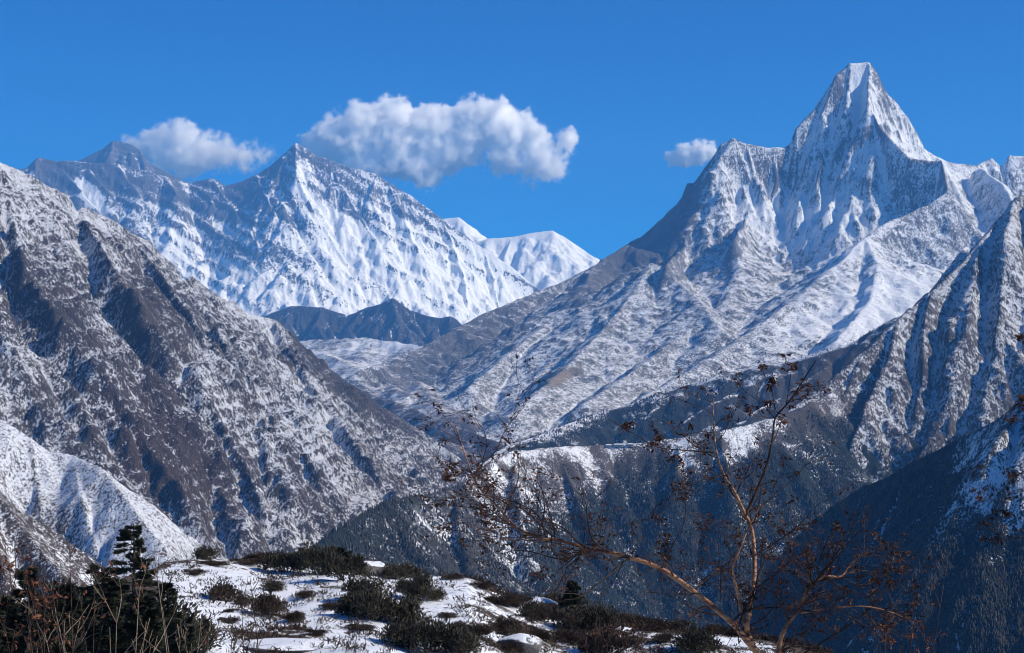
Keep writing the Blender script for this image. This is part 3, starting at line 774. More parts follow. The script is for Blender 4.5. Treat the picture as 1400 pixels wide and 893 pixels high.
# ------------------------------------------------------------------ monastery on the ridge
def monastery(px, py, d, label, w, k):
    x, y, z = at(px, py, d)
    z = float(sample(tengboche['Z'], tengboche['xr'], tengboche['yr'], tengboche['cell'], np.array([x]), np.array([y]))[0])
    e = empty("monastery_house" if k else "monastery", (x, y, z - 1)); tag(e, label, "monastery" if not k else "house", "monastery buildings on the ridge")
    def box(mb, cx, cy, z0, sx, sy, sz, ins=0.0):
        v = [(cx + a * (sx - (ins if c else 0)), cy + b_ * (sy - (ins if c else 0)), z0 + c * sz) for c in (0, 1) for a, b_ in ((-1, -1), (1, -1), (1, 1), (-1, 1))]
        mb.add(v, [(3, 2, 1, 0), (4, 5, 6, 7), (0, 1, 5, 4), (1, 2, 6, 5), (2, 3, 7, 6), (3, 0, 4, 7)])
    wl_ = MB(); box(wl_, 0, 0, 0, w, 6, 7); wl_.build("wall", m_wallm, e)
    rf = MB(); box(rf, 0, 0, 7.02, w + 2.5, 8.5, 2.6, 5.0); rf.build("roof", m_roofm, e)
    for q in range(3):
        wn_ = MB(); box(wn_, (q - 1) * w * 0.55, -6.05, 3.2, 1.1, 0.08, 2.0); wn_.build("window", m_winm, e)
m_wallm = mat_simple("whitewashed_wall", (0.45, 0.40, 0.36), (0.60, 0.56, 0.52), 0.3)
m_roofm = mat_simple("snowy_roof", (0.70, 0.72, 0.76), (0.80, 0.82, 0.85), 0.3)
m_winm = mat_simple("dark_window", (0.03, 0.03, 0.03), (0.06, 0.05, 0.05), 0.5)
monastery(846, 605, 4.69e3, "largest pale monastery building with a snowy roof on the forested ridge", 13, 0)
monastery(832, 606, 4.69e3, "small pale house left of the monastery on the forested ridge", 7, 1)
monastery(862, 605, 4.69e3, "small pale house right of the monastery on the forested ridge", 8, 1)

# ------------------------------------------------------------------ clouds beyond the mountains
def cloud(label, d, blobs, dens, soft, seed, nscale=1.0):
    """blobs: (px, py, radius in photo pixels, strength)"""
    k = d / F
    C = [(Vector(at(bx, by, d)), r * k * 1.15, s) for bx, by, r, s in blobs]
    ctr = sum((c for c, _, _ in C), Vector()) / len(C)
    bm = bmesh.new()
    for c, r, s in C:
        bmesh.ops.create_icosphere(bm, subdivisions=3, radius=r * 1.22, matrix=Matrix.Translation(c - ctr))
    me = bpy.data.meshes.new("cloud"); bm.to_mesh(me); bm.free()
    o = bpy.data.objects.new("cloud", me); S.collection.objects.link(o); o.location = ctr
    rm = o.modifiers.new("join", 'REMESH'); rm.mode = 'VOXEL'; rm.voxel_size = min(r for _, r, _ in C) * 0.3
    dg = bpy.context.evaluated_depsgraph_get()
    me2 = bpy.data.meshes.new_from_object(o.evaluated_get(dg)); o.modifiers.clear(); o.data = me2; bpy.data.meshes.remove(me); me2.name = "cloud"
    b = NB("cloud_vapour"); b.n.remove(b.bsdf)
    tc = b.node('ShaderNodeTexCoord'); P = tc.outputs['Object']
    R0 = max(r for _, r, _ in C)
    wn_ = b.node('ShaderNodeTexNoise'); b.l.new(P, wn_.inputs['Vector']); wn_.inputs['Scale'].default_value = 2.2 / R0 * nscale; wn_.inputs['Detail'].default_value = 3.0
    wv = b.node('ShaderNodeVectorMath', operation='SUBTRACT'); b.l.new(wn_.outputs['Color'], wv.inputs[0]); wv.inputs[1].default_value = (0.5, 0.5, 0.5)
    ws = b.node('ShaderNodeVectorMath', operation='SCALE'); b.l.new(wv.outputs[0], ws.inputs[0]); ws.inputs['Scale'].default_value = R0 * 0.9
    wa = b.node('ShaderNodeVectorMath', operation='ADD'); b.l.new(P, wa.inputs[0]); b.l.new(ws.outputs[0], wa.inputs[1])
    tot = None
    for c, r, s in C:
        dn = b.node('ShaderNodeVectorMath', operation='DISTANCE'); b.l.new(wa.outputs[0], dn.inputs[0]); dn.inputs[1].default_value = c - ctr
        f = b.math('MULTIPLY', b.math('SUBTRACT', 1.0, b.math('MULTIPLY', dn.outputs['Value'], 1.0 / r), clamp=True), s)
        tot = f if tot is None else b.math('MAXIMUM', tot, f)
    n = b.noise(P, 3.6 / R0 * nscale, 5.0, 0.6)
    fld = b.math('ADD', tot, b.math('MULTIPLY', b.math('SUBTRACT', n, 0.52), 1.45))
    fld = b.math('MULTIPLY', b.step(fld, 0.0, soft), b.step(tot, 0.0, 0.25))
    vol = b.node('ShaderNodeVolumePrincipled')
    vol.inputs['Color'].default_value = (1, 1, 1, 1); vol.inputs['Anisotropy'].default_value = -0.15
    b.l.new(b.math('MULTIPLY', fld, dens), vol.inputs['Density'])
    b.l.new(vol.outputs[0], b.out.inputs['Volume'])
    b.m.volume_intersection_method = 'FAST' if hasattr(b.m, 'volume_intersection_method') else None
    me2.materials.clear(); me2.materials.append(b.m)
    tag(o, label, "cloud", "white clouds beyond the summits")
CLD = 31500.0
cloud("largest puffy white cloud, trailing right from the middle summit", CLD,
      [(436, 200, 26, .8), (462, 190, 34, 1), (500, 176, 38, 1), (538, 172, 38, 1), (540, 205, 42, 1), (578, 185, 38, 1), (578, 226, 34, 1), (612, 180, 36, 1), (645, 172, 38, 1),
       (674, 168, 36, 1), (700, 182, 34, .9), (728, 188, 26, .7), (600, 210, 36, 1), (640, 205, 26, .8), (745, 220, 34, .5), (774, 193, 18, .8), (500, 215, 40, 1), (690, 215, 30, .45), (725, 228, 30, .33)], 0.07, 0.85, 1)
cloud("thin white banner cloud blowing right from the dark rock pyramid", CLD + 200,
      [(178, 197, 14, .6), (200, 200, 24, .75), (225, 194, 28, .8), (250, 190, 28, .85), (252, 218, 34, .9), (225, 218, 26, .8), (282, 208, 32, .7), (308, 210, 28, .55), (335, 214, 26, .45), (362, 214, 22, .35)], 0.03, 1.1, 2)
cloud("smallest white cloud, floating just left of the pointed mountain", CLD + 400,
      [(920, 218, 12, .8), (938, 212, 18, 1), (956, 208, 18, 1), (970, 206, 14, .8)], 0.06, 0.9, 3, 0.6)
# ------------------------------------------------------------------ shrubs on the near hill
def rdir(zlo=-0.2, zhi=1.0):
    a = random.uniform(0, 6.283); z = random.uniform(zlo, zhi); r = math.sqrt(max(0, 1 - z * z))
    return Vector((math.cos(a) * r, math.sin(a) * r, z))

def shrub_proto(kind, seed):
    """unit shrub: about 1 wide and 'h' tall"""
    random.seed(seed)
    o = empty("shrub", (0, 0, 0))
    st, fo = MB(), MB()
    lobes = [(Vector((random.uniform(-.30, .30), random.uniform(-.30, .30), random.uniform(.08, .27))), random.uniform(.18, .29)) for _ in range(9)]
    n = 2600 if kind != 'low' else 1800
    for c, r in lobes:
        st.tube([(c.x * .2, c.y * .2, -.05), (c.x * .6, c.y * .6, c.z * .5), tuple(c + Vector((0, 0, r * .5)))], [.016, .012, .005], 4)
        for q in range(n // 9):
            d = rdir(-.4, 1); rr = r * random.random() ** .4
            p = c + Vector((d.x * rr * 1.15, d.y * rr * 1.15, d.z * rr * (.9 if kind != 'low' else .6)))
            if p.z < 0: p.z = random.uniform(0, .12)
            dd = (d + rdir(-.3, 1) * .9 + Vector((0, 0, .35)))
            fo.leaf(p, dd, random.uniform(.022, .036), random.uniform(.045, .085))
    for q in range(26):
        c, r = random.choice(lobes); d = rdir(.1, 1)
        st.tube([tuple(c), tuple(c + d * r * random.uniform(1.0, 1.45))], [.006, .002], 3)
    st.build("stem", m_wood, o); fo.build("foliage", m_juni if kind == 'dark' else m_scrub, o)
    return o

PROTO = {'dark': [shrub_proto('dark', 5 + k) for k in range(4)], 'low': [shrub_proto('low', 25 + k) for k in range(3)], 'brown': [shrub_proto('brown', 45 + k) for k in range(3)]}
USED = set()
def shrub(px, py, w, h, kind, label, group=None):
    """a shrub whose foot stands at the photo pixel, w by h photo pixels"""
    p = hill_point(px, py)
    r = random.Random(px * 31 + py)
    src = r.choice(PROTO[kind])
    if src.name not in USED: USED.add(src.name); o = src
    else: o = copy_tree(src)
    k = p.y / F
    o.location = p - Vector((0, 0, .06)); o.rotation_euler = (0, 0, r.uniform(0, 6.28))
    o.scale = (w * k * 1.15, w * k * 1.15, h * k * 1.9)
    tag(o, label, "shrub", group or ("brown scrub bushes on the snowy hill" if kind != 'dark' else "dark evergreen shrubs on the snowy hill"))

SH = [
 (265, 787, 24, 13, 'low', "small rounded dark cushion shrub alone on clean snow near the tall fir"),
 (292, 774, 46, 11, 'low', "flat brown scrub strip on the snowy crest right of the fir"),
 (283, 766, 30, 24, 'dark', "dark bush poking above the left end of the snowy crest"),
 (338, 772, 60, 13, 'low', "long low scrub strip along the middle of the crest"),
 (306, 822, 44, 30, 'brown', "brown round topped bush in open snow above the rock slab"),
 (330, 828, 26, 16, 'brown', "small brown bush touching the round topped one above the rock slab"),
 (365, 842, 50, 36, 'brown', "spreading brown bush just above the dark rock slab"),
 (371, 808, 30, 19, 'dark', "compact dark cushion shrub in the middle of the open snow"),
 (417, 818, 30, 14, 'low', "low dark hedge like shrub right of the compact cushion shrub"),
 (315, 838, 16, 8, 'low', "tiny brown tuft shrub left above the rock slab"),
 (313, 853, 24, 13, 'low', "little brown shrub beside the left end of the rock slab"),
 (404, 852, 36, 18, 'brown', "brown bush at the upper right edge of the rock slab"),
 (433, 870, 22, 13, 'low', "small shrub on snow right of the rock slab"),
 (392, 782, 60, 34, 'dark', "dark bush on the crest left of the pair of crest trees"),
 (352, 768, 40, 18, 'low', "low dark scrub on the crest left of centre"),
 (436, 786, 56, 44, 'dark', "large dark bush below the flat topped crest tree"),
 (474, 795, 56, 44, 'dark', "broad dark bush left of the snow capped boulder"),
 (498, 822, 52, 36, 'dark', "dark shrub directly below the snow capped boulder, top of the large thicket"),
 (478, 840, 46, 36, 'dark', "dark shrub at the left edge of the large thicket"),
 (516, 848, 60, 50, 'dark', "biggest dark shrub in the middle of the large thicket"),
 (548, 856, 48, 48, 'dark', "dark shrub at the right edge of the large thicket"),
 (540, 792, 36, 28, 'dark', "dark crest bush right of the snow capped boulder"),
 (562, 790, 30, 22, 'dark', "small dark bush on the crest left of the snow slope"),
 (552, 812, 28, 24, 'dark', "dark bush squeezed between boulder and cone shaped shrub"),
 (574, 824, 36, 50, 'dark', "tall cone shaped dark shrub at the edge of the clean snow slope"),
 (595, 822, 24, 20, 'dark', "small dark shrub leaning on the cone shaped one"),
 (556, 888, 54, 44, 'dark', "dark bush at the left end of the lower hedge"),
 (590, 892, 60, 52, 'dark', "tallest dark bush of the lower hedge"),
 (628, 894, 56, 46, 'dark', "dark bush at the right end of the lower hedge"),
 (455, 832, 36, 12, 'low', "low scrub patch touching the thicket on its left"),
 (494, 862, 40, 12, 'low', "rusty low scrub patch below the large thicket"),
 (626, 864, 26, 17, 'brown', "small brown bush above the lower hedge"),
 (652, 868, 46, 18, 'brown', "wide brown bush below the clean snow slope"),
 (692, 870, 56, 30, 'brown', "brown bush above the round grey boulder"),
 (686, 828, 44, 20, 'low', "low scrub hugging the long crest rock on its left"),
 (712, 832, 40, 22, 'brown', "brown bush on the far side of the long crest rock"),
 (742, 850, 52, 34, 'dark', "dark bush at the left end of the right hand crest thicket"),
 (772, 842, 56, 40, 'dark', "dark bush on the crest under the long birch limb"),
 (792, 862, 56, 42, 'dark', "largest dark bush of the right hand crest thicket"),
 (820, 862, 48, 38, 'dark', "dark bush at the right end of the right hand crest thicket"),
 (782, 878, 50, 22, 'brown', "brown bush in front of the right hand crest thicket"),
 (832, 894, 66, 44, 'brown', "reddish brown bush at the bottom left of the birch"),
 (868, 852, 52, 22, 'dark', "flat dark bush on the crest left of the birch limb bend"),
 (925, 850, 40, 17, 'dark', "small dark bush on the crest just left of the birch stems"),
 (948, 894, 56, 40, 'dark', "dark bush on the snow left of the birch foot"),
 (978, 866, 36, 18, 'low', "low scrub on the snow behind the birch foot"),
 (1010, 870, 30, 16, 'low', "little scrub tuft right behind the birch stems"),
 (700, 895, 44, 20, 'brown', "brown scrub below the round grey boulder"),
 (905, 880, 34, 18, 'low', "low scrub in the snow patch left of the dark bush by the birch"),
 (660, 806, 30, 14, 'low', "low scrub on the crest beyond the clean snow slope"),
 (30, 886, 150, 84, 'dark', "big dark bush at the lower left corner behind the rust leaved twigs"),
 (112, 890, 150, 92, 'dark', "big dark bush under the broad fir"),
 (190, 893, 130, 76, 'dark', "big dark bush under the tall thin fir"),
 (246, 893, 84, 52, 'dark', "dark bush at the lower left end of the snow slope"),
 (612, 846, 26, 12, 'low', "tiny scrub alone on the clean snow slope"),
 (560, 868, 40, 20, 'brown', "brown bush between the large thicket and the lower hedge"),
 (735, 878, 40, 22, 'brown', "brown bush right of the round grey boulder"),
 (895, 862, 46, 20, 'brown', "brown bush on the crest below the birch limb"),
 (620, 792, 30, 10, 'low', "thin scrub line on the crest above the clean snow slope"),
]
for e in SH: shrub(*e)
for k in PROTO:
    for o in PROTO[k]:
        if o.name not in USED:
            for ch in list(o.children): bpy.data.objects.remove(ch)
            bpy.data.objects.remove(o)

# small tufts nobody could count
random.seed(91)
tf = MB()
for q in range(3200):
    px = random.uniform(215, 1130); py = random.uniform(770, 905)
    dens = 0.5 + 0.9 * float(fbm(np.array([px / 60.0]), np.array([py / 25.0]), 1.0, 3, 5)[0]) + (0.35 if 320 < px < 450 and py > 845 else 0) + (0.15 if px > 600 else 0)
    if random.random() > dens * 0.8: continue
    p = hill_point(px, py, 52)
    s = random.uniform(0.10, 0.42)
    for w in range(16):
        d = rdir(.25, 1)
        tf.leaf(p + Vector((random.uniform(-s, s), random.uniform(-s, s), random.uniform(-.05, s * .35))), d, s * .16, s * random.uniform(.5, 1.0))
tag(tf.build("scrub_tufts", m_scrub), "brown grass and scrub tufts scattered over the near snow", "ground cover", kind='stuff')

# boulders
m_rock = None
def make_rock_mat():
    b = NB("boulder_rock"); v = b.coords(); n = b.noise(v, 3.0, 6, 0.65); n2 = b.noise(v, 12, 4, 0.6)
    g = b.node('ShaderNodeNewGeometry'); sx = b.node('ShaderNodeSeparateXYZ'); b.l.new(g.outputs['Normal'], sx.inputs[0])
    fac = b.step(b.math('ADD', sx.outputs[2], b.math('MULTIPLY', b.math('SUBTRACT', n, .5), 1.6)), 0.62, 0.85)
    rock = b.mix(b.step(n2, .35, .65), rgb(.06, .055, .055), rgb(.18, .165, .155))
    b.l.new(b.mix(fac, rock, rgb(.84, .86, .89)), b.bsdf.inputs['Base Color']); b.bsdf.inputs['Roughness'].default_value = .85
    bp = b.node('ShaderNodeBump'); bp.inputs['Strength'].default_value = .7; bp.inputs['Distance'].default_value = .15
    b.l.new(b.math('ADD', n, b.math('MULTIPLY', n2, .3)), bp.inputs['Height']); b.l.new(bp.outputs[0], b.bsdf.inputs['Normal'])
    return b.m
m_rock = make_rock_mat()
def boulder(px, py, w, h, label, seed, flat=1.0):
    p = hill_point(px, py); k = p.y / F; r = np.random.default_rng(seed)
    bm = bmesh.new(); bmesh.ops.create_icosphere(bm, subdivisions=4, radius=1)
    pl = [(Vector(r.normal(size=3)).normalized(), r.uniform(.55, .85)) for _ in range(11)]
    for v in bm.verts:
        for n, o in pl:
            s = v.co.dot(n) - o
            if s > 0: v.co -= n * s * .92
        c = v.co
        c += c.normalized() * float(fbm(np.array([c.x * 2 + c.z]), np.array([c.y * 2 - c.z]), 1.0, 3, seed)[0]) * .14
    for v in bm.verts: v.co = Vector((v.co.x * w * k * .62, v.co.y * w * k * .5, v.co.z * h * k * .8 * flat))
    me = bpy.data.meshes.new("boulder"); bm.to_mesh(me); bm.free(); me.materials.append(m_rock)
    for q in me.polygons: q.use_smooth = True
    o = bpy.data.objects.new("boulder", me); S.collection.objects.link(o); o.location = p + Vector((0, 0, h * k * .25))
    tag(o, label, "boulder")
boulder(510, 786, 42, 20, "big snow capped boulder on the crest between dark bushes", 3)
boulder(712, 893, 58, 24, "round grey boulder with a snow cap at the bottom between brown bushes", 5)
boulder(728, 836, 62, 18, "long low boulder along the crest in the middle", 7)
boulder(385, 886, 110, 10, "flat dark rock slab showing through the snow above the left bushes", 9)
boulder(850, 866, 26, 10, "small half buried boulder right of the crest thicket", 11)

# ------------------------------------------------------------------ firs at lower left
def fir(px, top, base_d, py_base, wid, label, seed, lean=0.0, sparse=1.0):
    random.seed(seed)
    x, y, zt = at(px, top, base_d)
    zb = float(hill_z(np.array([x]), np.array([y]))[0]) - .2
    H = zt - zb; R0 = wid / F * base_d / 2
    o = empty("fir_tree", (x, y, zb)); tag(o, label, "fir tree", "dark firs at the lower left")
    tr = MB(); P = [(lean * math.sin(q / 6 * 2.5) * .15, 0, H * q / 6) for q in range(7)]
    tr.tube(P, [H * .018 * (1 - q / 6.6) + .012 for q in range(7)], 7); tr.build("trunk", m_trunk, o)
    fo, br = MB(), MB()
    z = H * .10
    while z < H * .985:
        t = z / H; nb = random.randint(3, 5)
        for q in range(nb):
            if random.random() > sparse: continue
            a = random.uniform(0, 6.283)
            Lb = R0 * ((1 - t) ** .6 * random.uniform(.55, 1.15) + .06)
            d = Vector((math.cos(a), math.sin(a), random.uniform(-.15, .25)))
            pts = [Vector((0, 0, z)) + d * Lb * s_ + Vector((0, 0, -.18 * Lb * s_ * s_ + .10 * Lb * s_ ** 4)) for s_ in (0, .35, .7, 1)]
            br.tube([tuple(p_) for p_ in pts], [.022, .016, .010, .004], 4)
            m_ = int(50 + 110 * Lb)
            for w in range(m_):
                s_ = random.uniform(.12, 1.0) ** .8
                i = min(int(s_ * 3), 2); p_ = pts[i].lerp(pts[i + 1], min(s_ * 3 - i, 1))
                sd = Vector((-d.y, d.x, 0)) * random.choice((-1, 1))
                off = sd * random.uniform(0, .30) * Lb * (1.1 - s_)
                fo.leaf(p_ + off + Vector((0, 0, random.uniform(-.05, .05))), d * .6 + sd * random.uniform(.2, 1) + Vector((0, 0, random.uniform(-.2, .5))), random.uniform(.035, .06), random.uniform(.14, .26))
        z += H * random.uniform(.022, .045) * (1.25 - .5 * t)
    br.build("branches", m_trunk, o)["kind"] = "stuff"; fo.build("crown", m_fir, o)
fir(181, 716, 66, 860, 100, "tallest thin fir standing left of the bright snow", 3, .6, .8)
fir(140, 772, 58, 893, 150, "broad dark fir left of the tallest thin one", 4, 0, 1)
fir(228, 796, 60, 880, 74, "young fir against the bright snow right of the tallest one", 5, .3, .75)
fir(38, 772, 52, 893, 90, "dark fir behind the red leaved bush at the left edge", 6, .4, .8)
fir(88, 800, 50, 893, 110, "low bushy fir between the broad one and the left edge", 7, 0, 1)
fir(196, 812, 54, 893, 110, "squat dark fir in front of the tallest thin one", 8, 0, 1)
fir(6, 812, 50, 893, 90, "fir cut by the left edge of the view", 9, 0, 1)
fir(250, 842, 50, 893, 80, "small fir at the foot of the bright snow slope", 10, .3, .7)
fir(460, 750, 107, 800, 56, "flat topped dark tree on the crest left of the boulder", 12, 0, .9)
fir(418, 752, 107, 790, 44, "small crest tree left of the flat topped one", 13, .3, .8)
fir(783, 794, 97, 850, 44, "thin fir rising behind the right hand crest thicket", 14, .3, .6)

# ------------------------------------------------------------------ birch and twig bushes close by
def leaf_cluster(mb, p, n, size):
    for _ in range(n):
        d = rdir(-1, .25)
        mb.leaf(Vector(p) + rdir(-1, 1) * size * .5, d, size * random.uniform(.35, .6), size * random.uniform(.8, 1.5), random.uniform(.2, .6))

def spline(P, n=5):
    out = []
    for i in range(len(P) - 1):
        p0, p1, p2, p3 = P[max(i - 1, 0)], P[i], P[i + 1], P[min(i + 2, len(P) - 1)]
        for k in range(n):
            t = k / n
            out.append(0.5 * ((2 * p1) + (p2 - p0) * t + (2 * p0 - 5 * p1 + 4 * p2 - p3) * t * t + (3 * p1 - p0 - 3 * p2 + p3) * t ** 3))
    out.append(P[-1]); return out

def grow(tw, lv, p, d, L, r, depth, leafy, lsize, wig=.28, up=.10, minr=.0013):
    """a twig that bends, forks and carries dry leaves"""
    n = max(4, int(L / .07)); pts = [Vector(p)]; dd = Vector(d).normalized(); nodes = []
    for i in range(n):
        dd = (dd + rdir(-1, 1) * wig + Vector((0, 0, up))).normalized()
        pts.append(pts[-1] + dd * (L / n)); nodes.append(dd.copy())
    rad = [max(r * (1 - .75 * i / n), minr) for i in range(n + 1)]
    tw.tube([tuple(q) for q in pts], rad, 5 if r > .006 else 4)
    if depth > 0:
        for i in range(1, n):
            if random.random() < .62:
                b_ = (nodes[i] * .7 + rdir(-.6, 1) * .8).normalized()
                grow(tw, lv, pts[i], b_, L * random.uniform(.3, .6), rad[i] * .6, depth - 1, leafy, lsize, wig, up, minr)
    for i in range(1, n + 1):
        if random.random() < leafy * (.5 if depth == 0 else .2):
            leaf_cluster(lv, pts[i], random.randint(1, 3), lsize)

def branch(o, tw, lv, d0, pix, r0, r1, name, mat, twigs, tl, leafy, rs, lsize=.036, dep_amp=.5, depth=2, label=None):
    """a limb through photo pixels at about d0 metres; depth wanders so that the crown has volume"""
    ph = rs.uniform(0, 6.28)
    dd0 = rs.uniform(-dep_amp, dep_amp)
    P = []
    for i, q in enumerate(pix):
        s_ = i / max(len(pix) - 1, 1)
        d = q[2] if len(q) == 3 else d0 + dd0 * s_ + .10 * math.sin(ph + i * 1.7) * s_
        P.append(Vector(at(q[0], q[1], d)))
    C_ = spline(P, 5); n = len(C_)
    mb = MB(); mb.tube([tuple(p - o.location) for p in C_], [.72 * (r0 + (r1 - r0) * (i / (n - 1)) ** .7) * (1 + .07 * math.sin(i * 2.1) + .05 * math.sin(i * 5.3)) for i in range(n)], 9 if r0 > .012 else 6)
    mb.build(name, mat, o, smooth=True)
    for _ in range(twigs):
        t = rs.uniform(.12, 1.0); k = min(int(t * (n - 1)), n - 2); p = C_[k]; td = (C_[k + 1] - C_[k]).normalized()
        r = (r0 + (r1 - r0) * t) * .38
        d = (td * .7 + rdir(-.8, .9) * .95).normalized()
        grow(tw, lv, p - o.location, d, tl * rs.uniform(.4, 1.15), max(min(r, .008), .0024), depth, leafy, lsize, .30, .0)
    return C_

def birch():
    rs = random.Random(17); random.seed(17)
    d = 13.0
    x, y, _ = at(1048, 960, d); z = float(hill_z(np.array([x]), np.array([y]))[0])
    o = empty("birch_tree", (x, y, z - .1)); tag(o, "bare orange barked birch with dry brown leaves standing in front of the dark forest", "birch tree")
    tw, lv = MB(), MB()
    k = d / F
    B = lambda *a, **kw: branch(o, tw, lv, d, *a, rs=rs, **kw)
    zb = [(1052, 1300, d), (1050, 1150, d), (1047, 1020, d), (1042, 930, d), (1036, 893, d)]
    trunk_end = at(1052, 1300, d)[2]
    foot = Vector((x, y, z - .1))
    P = [foot] + [Vector(at(*q)) for q in zb[2:]]
    mb = MB(); C_ = spline(P, 5); mb.tube([tuple(p - o.location) for p in C_], [.050 + (.034 - .050) * i / (len(C_) - 1) for i in range(len(C_))], 10); mb.build("trunk", m_bark, o, smooth=True)
    B([(1036, 893, d), (1018, 872, d), (1000, 851, d), (950, 810), (900, 776), (840, 757), (800, 749), (765, 739), (735, 735), (705, 720), (680, 692), (652, 662), (636, 622), (622, 580)], .040, .006, "limb", m_bark, 36, .75, .42)
    B([(1036, 893, d), (1022, 866, d), (1024, 840, d), (1031, 795), (1031, 750), (1027, 722), (1019, 704)], .032, .020, "limb", m_bark, 9, .5, .3)
    B([(1020, 858, d), (1014, 838, d), (1007, 805), (1002, 778), (1012, 750), (1022, 725), (1040, 690)], .020, .006, "limb", m_bark, 8, .5, .4)
    B([(1060, 940, d), (1064, 893, d), (1072, 862, d), (1092, 832), (1108, 802), (1127, 788), (1150, 788), (1164, 770), (1185, 755)], .032, .008, "limb", m_bark, 24, .6, .6)
    B([(1019, 704, d), (1004, 672, d), (990, 650), (980, 620), (976, 585), (975, 545)], .020, .006, "limb", m_bark, 10, .45, .55)
    B([(1019, 704, d), (1034, 672, d), (1048, 636), (1056, 600), (1060, 572), (1078, 550), (1098, 520), (1117, 491)], .018, .005, "limb", m_twig, 9, .40, .5)
    B([(980, 619), (940, 616), (898, 611), (868, 594), (832, 573)], .009, .003, "branch", m_twig, 7, .26, .9)
    B([(1059, 572), (1042, 552), (1020, 536), (1001, 517)], .006, .002, "branch", m_twig, 4, .18, .8)
    B([(1060, 560), (1054, 530), (1044, 510), (1040, 498)], .006, .002, "branch", m_twig, 4, .16, .8)
    B([(1075, 552), (1080, 520), (1083, 494)], .005, .002, "branch", m_twig, 4, .16, .8)
    B([(1019, 706), (1052, 682), (1090, 650), (1110, 620)], .007, .002, "branch", m_twig, 5, .3, .6)
    B([(1031, 760), (1070, 735), (1095, 715), (1118, 690), (1138, 683)], .008, .002, "branch", m_twig, 7, .3, .9)
    B([(990, 650), (950, 660), (900, 690), (880, 720)], .007, .002, "branch", m_twig, 7, .35, .6)
    B([(960, 800), (985, 780), (1000, 782), (940, 772), (905, 755), (880, 764)], .006, .003, "branch", m_twig, 6, .35, .5)
    B([(905, 777), (920, 745), (935, 715), (938, 680)], .008, .003, "branch", m_twig, 8, .3, .7)
    B([(1095, 838), (1140, 831), (1190, 830), (1240, 846), (1262, 868)], .010, .004, "branch", m_bark, 9, .4, .6)
    B([(1080, 905), (1140, 868), (1182, 838), (1215, 800), (1220, 760)], .011, .003, "branch", m_twig, 12, .5, .6)
    B([(1182, 840), (1220, 860), (1250, 872)], .006, .003, "branch", m_twig, 6, .35, .8)
    B([(1150, 788), (1180, 800), (1215, 780), (1225, 740)], .008, .003, "branch", m_twig, 9, .4, .7)
    B([(735, 735), (690, 735), (640, 728), (590, 720)], .006, .002, "branch", m_twig, 7, .35, .8)
    B([(800, 749), (770, 775), (745, 800), (730, 830)], .006, .002, "branch", m_twig, 7, .35, .6)
    B([(840, 757), (820, 735), (800, 715)], .005, .002, "branch", m_twig, 4, .3, .5)
    B([(690, 705), (650, 695), (600, 690), (568, 690)], .005, .002, "branch", m_twig, 6, .28, .9)
    B([(665, 675), (668, 640), (680, 610)], .005, .002, "branch", m_twig, 5, .2, .8)
    B([(645, 650), (610, 640), (585, 640)], .005, .002, "branch", m_twig, 5, .2, .9)
    for ax, ay, bx, by in ((985, 820, 972, 700), (1045, 860, 1043, 720), (1060, 860, 1075, 760), (1010, 880, 1015, 740), (1095, 870, 1120, 720), (1130, 860, 1160, 735), (1000, 845, 960, 760)):
        B([(ax, ay), ((ax + bx) / 2 + rs.uniform(-12, 12), (ay + by) / 2), (bx, by)], .006, .002, "branch", m_twig, 5, .4, .35)
    a = tw.build("twigs", m_twig, o); a['kind'] = 'stuff'
    a = lv.build("leaves", m_dry, o); a['kind'] = 'stuff'
birch()

def side_birch():
    rs = random.Random(5); random.seed(5); d = 12.0
    x, y, _ = at(1500, 900, d); z = float(hill_z(np.array([x]), np.array([y]))[0])
    o = empty("birch_tree", (x, y, z - .1)); tag(o, "birch mostly outside the right edge with leafy twigs reaching in", "birch tree")
    tw, lv = MB(), MB()
    P = [Vector((x, y, z - .1)), Vector(at(1500, 850, d)), Vector(at(1490, 650, d)), Vector(at(1500, 400, d))]
    mb = MB(); C_ = spline(P, 5); mb.tube([tuple(p - o.location) for p in C_], [.055 * (1 - .6 * i / len(C_)) for i in range(len(C_))], 9); mb.build("trunk", m_bark, o, smooth=True)
    B = lambda *a, **kw: branch(o, tw, lv, d, *a, rs=rs, **kw)
    B([(1492, 640, d), (1440, 640), (1400, 645), (1372, 668), (1350, 692)], .010, .003, "branch", m_twig, 9, .28, 1.0)
    B([(1492, 600, d), (1450, 585), (1405, 580), (1378, 560)], .008, .003, "branch", m_twig, 6, .2, .9)
    B([(1490, 720, d), (1440, 725), (1390, 735), (1350, 722)], .009, .003, "branch", m_twig, 7, .25, .6)
    B([(1496, 480, d), (1450, 465), (1410, 462), (1392, 456)], .007, .003, "branch", m_twig, 4, .12, .8)
    a = tw.build("twigs", m_twig, o); a['kind'] = 'stuff'
    a = lv.build("leaves", m_dry, o); a['kind'] = 'stuff'
side_birch()

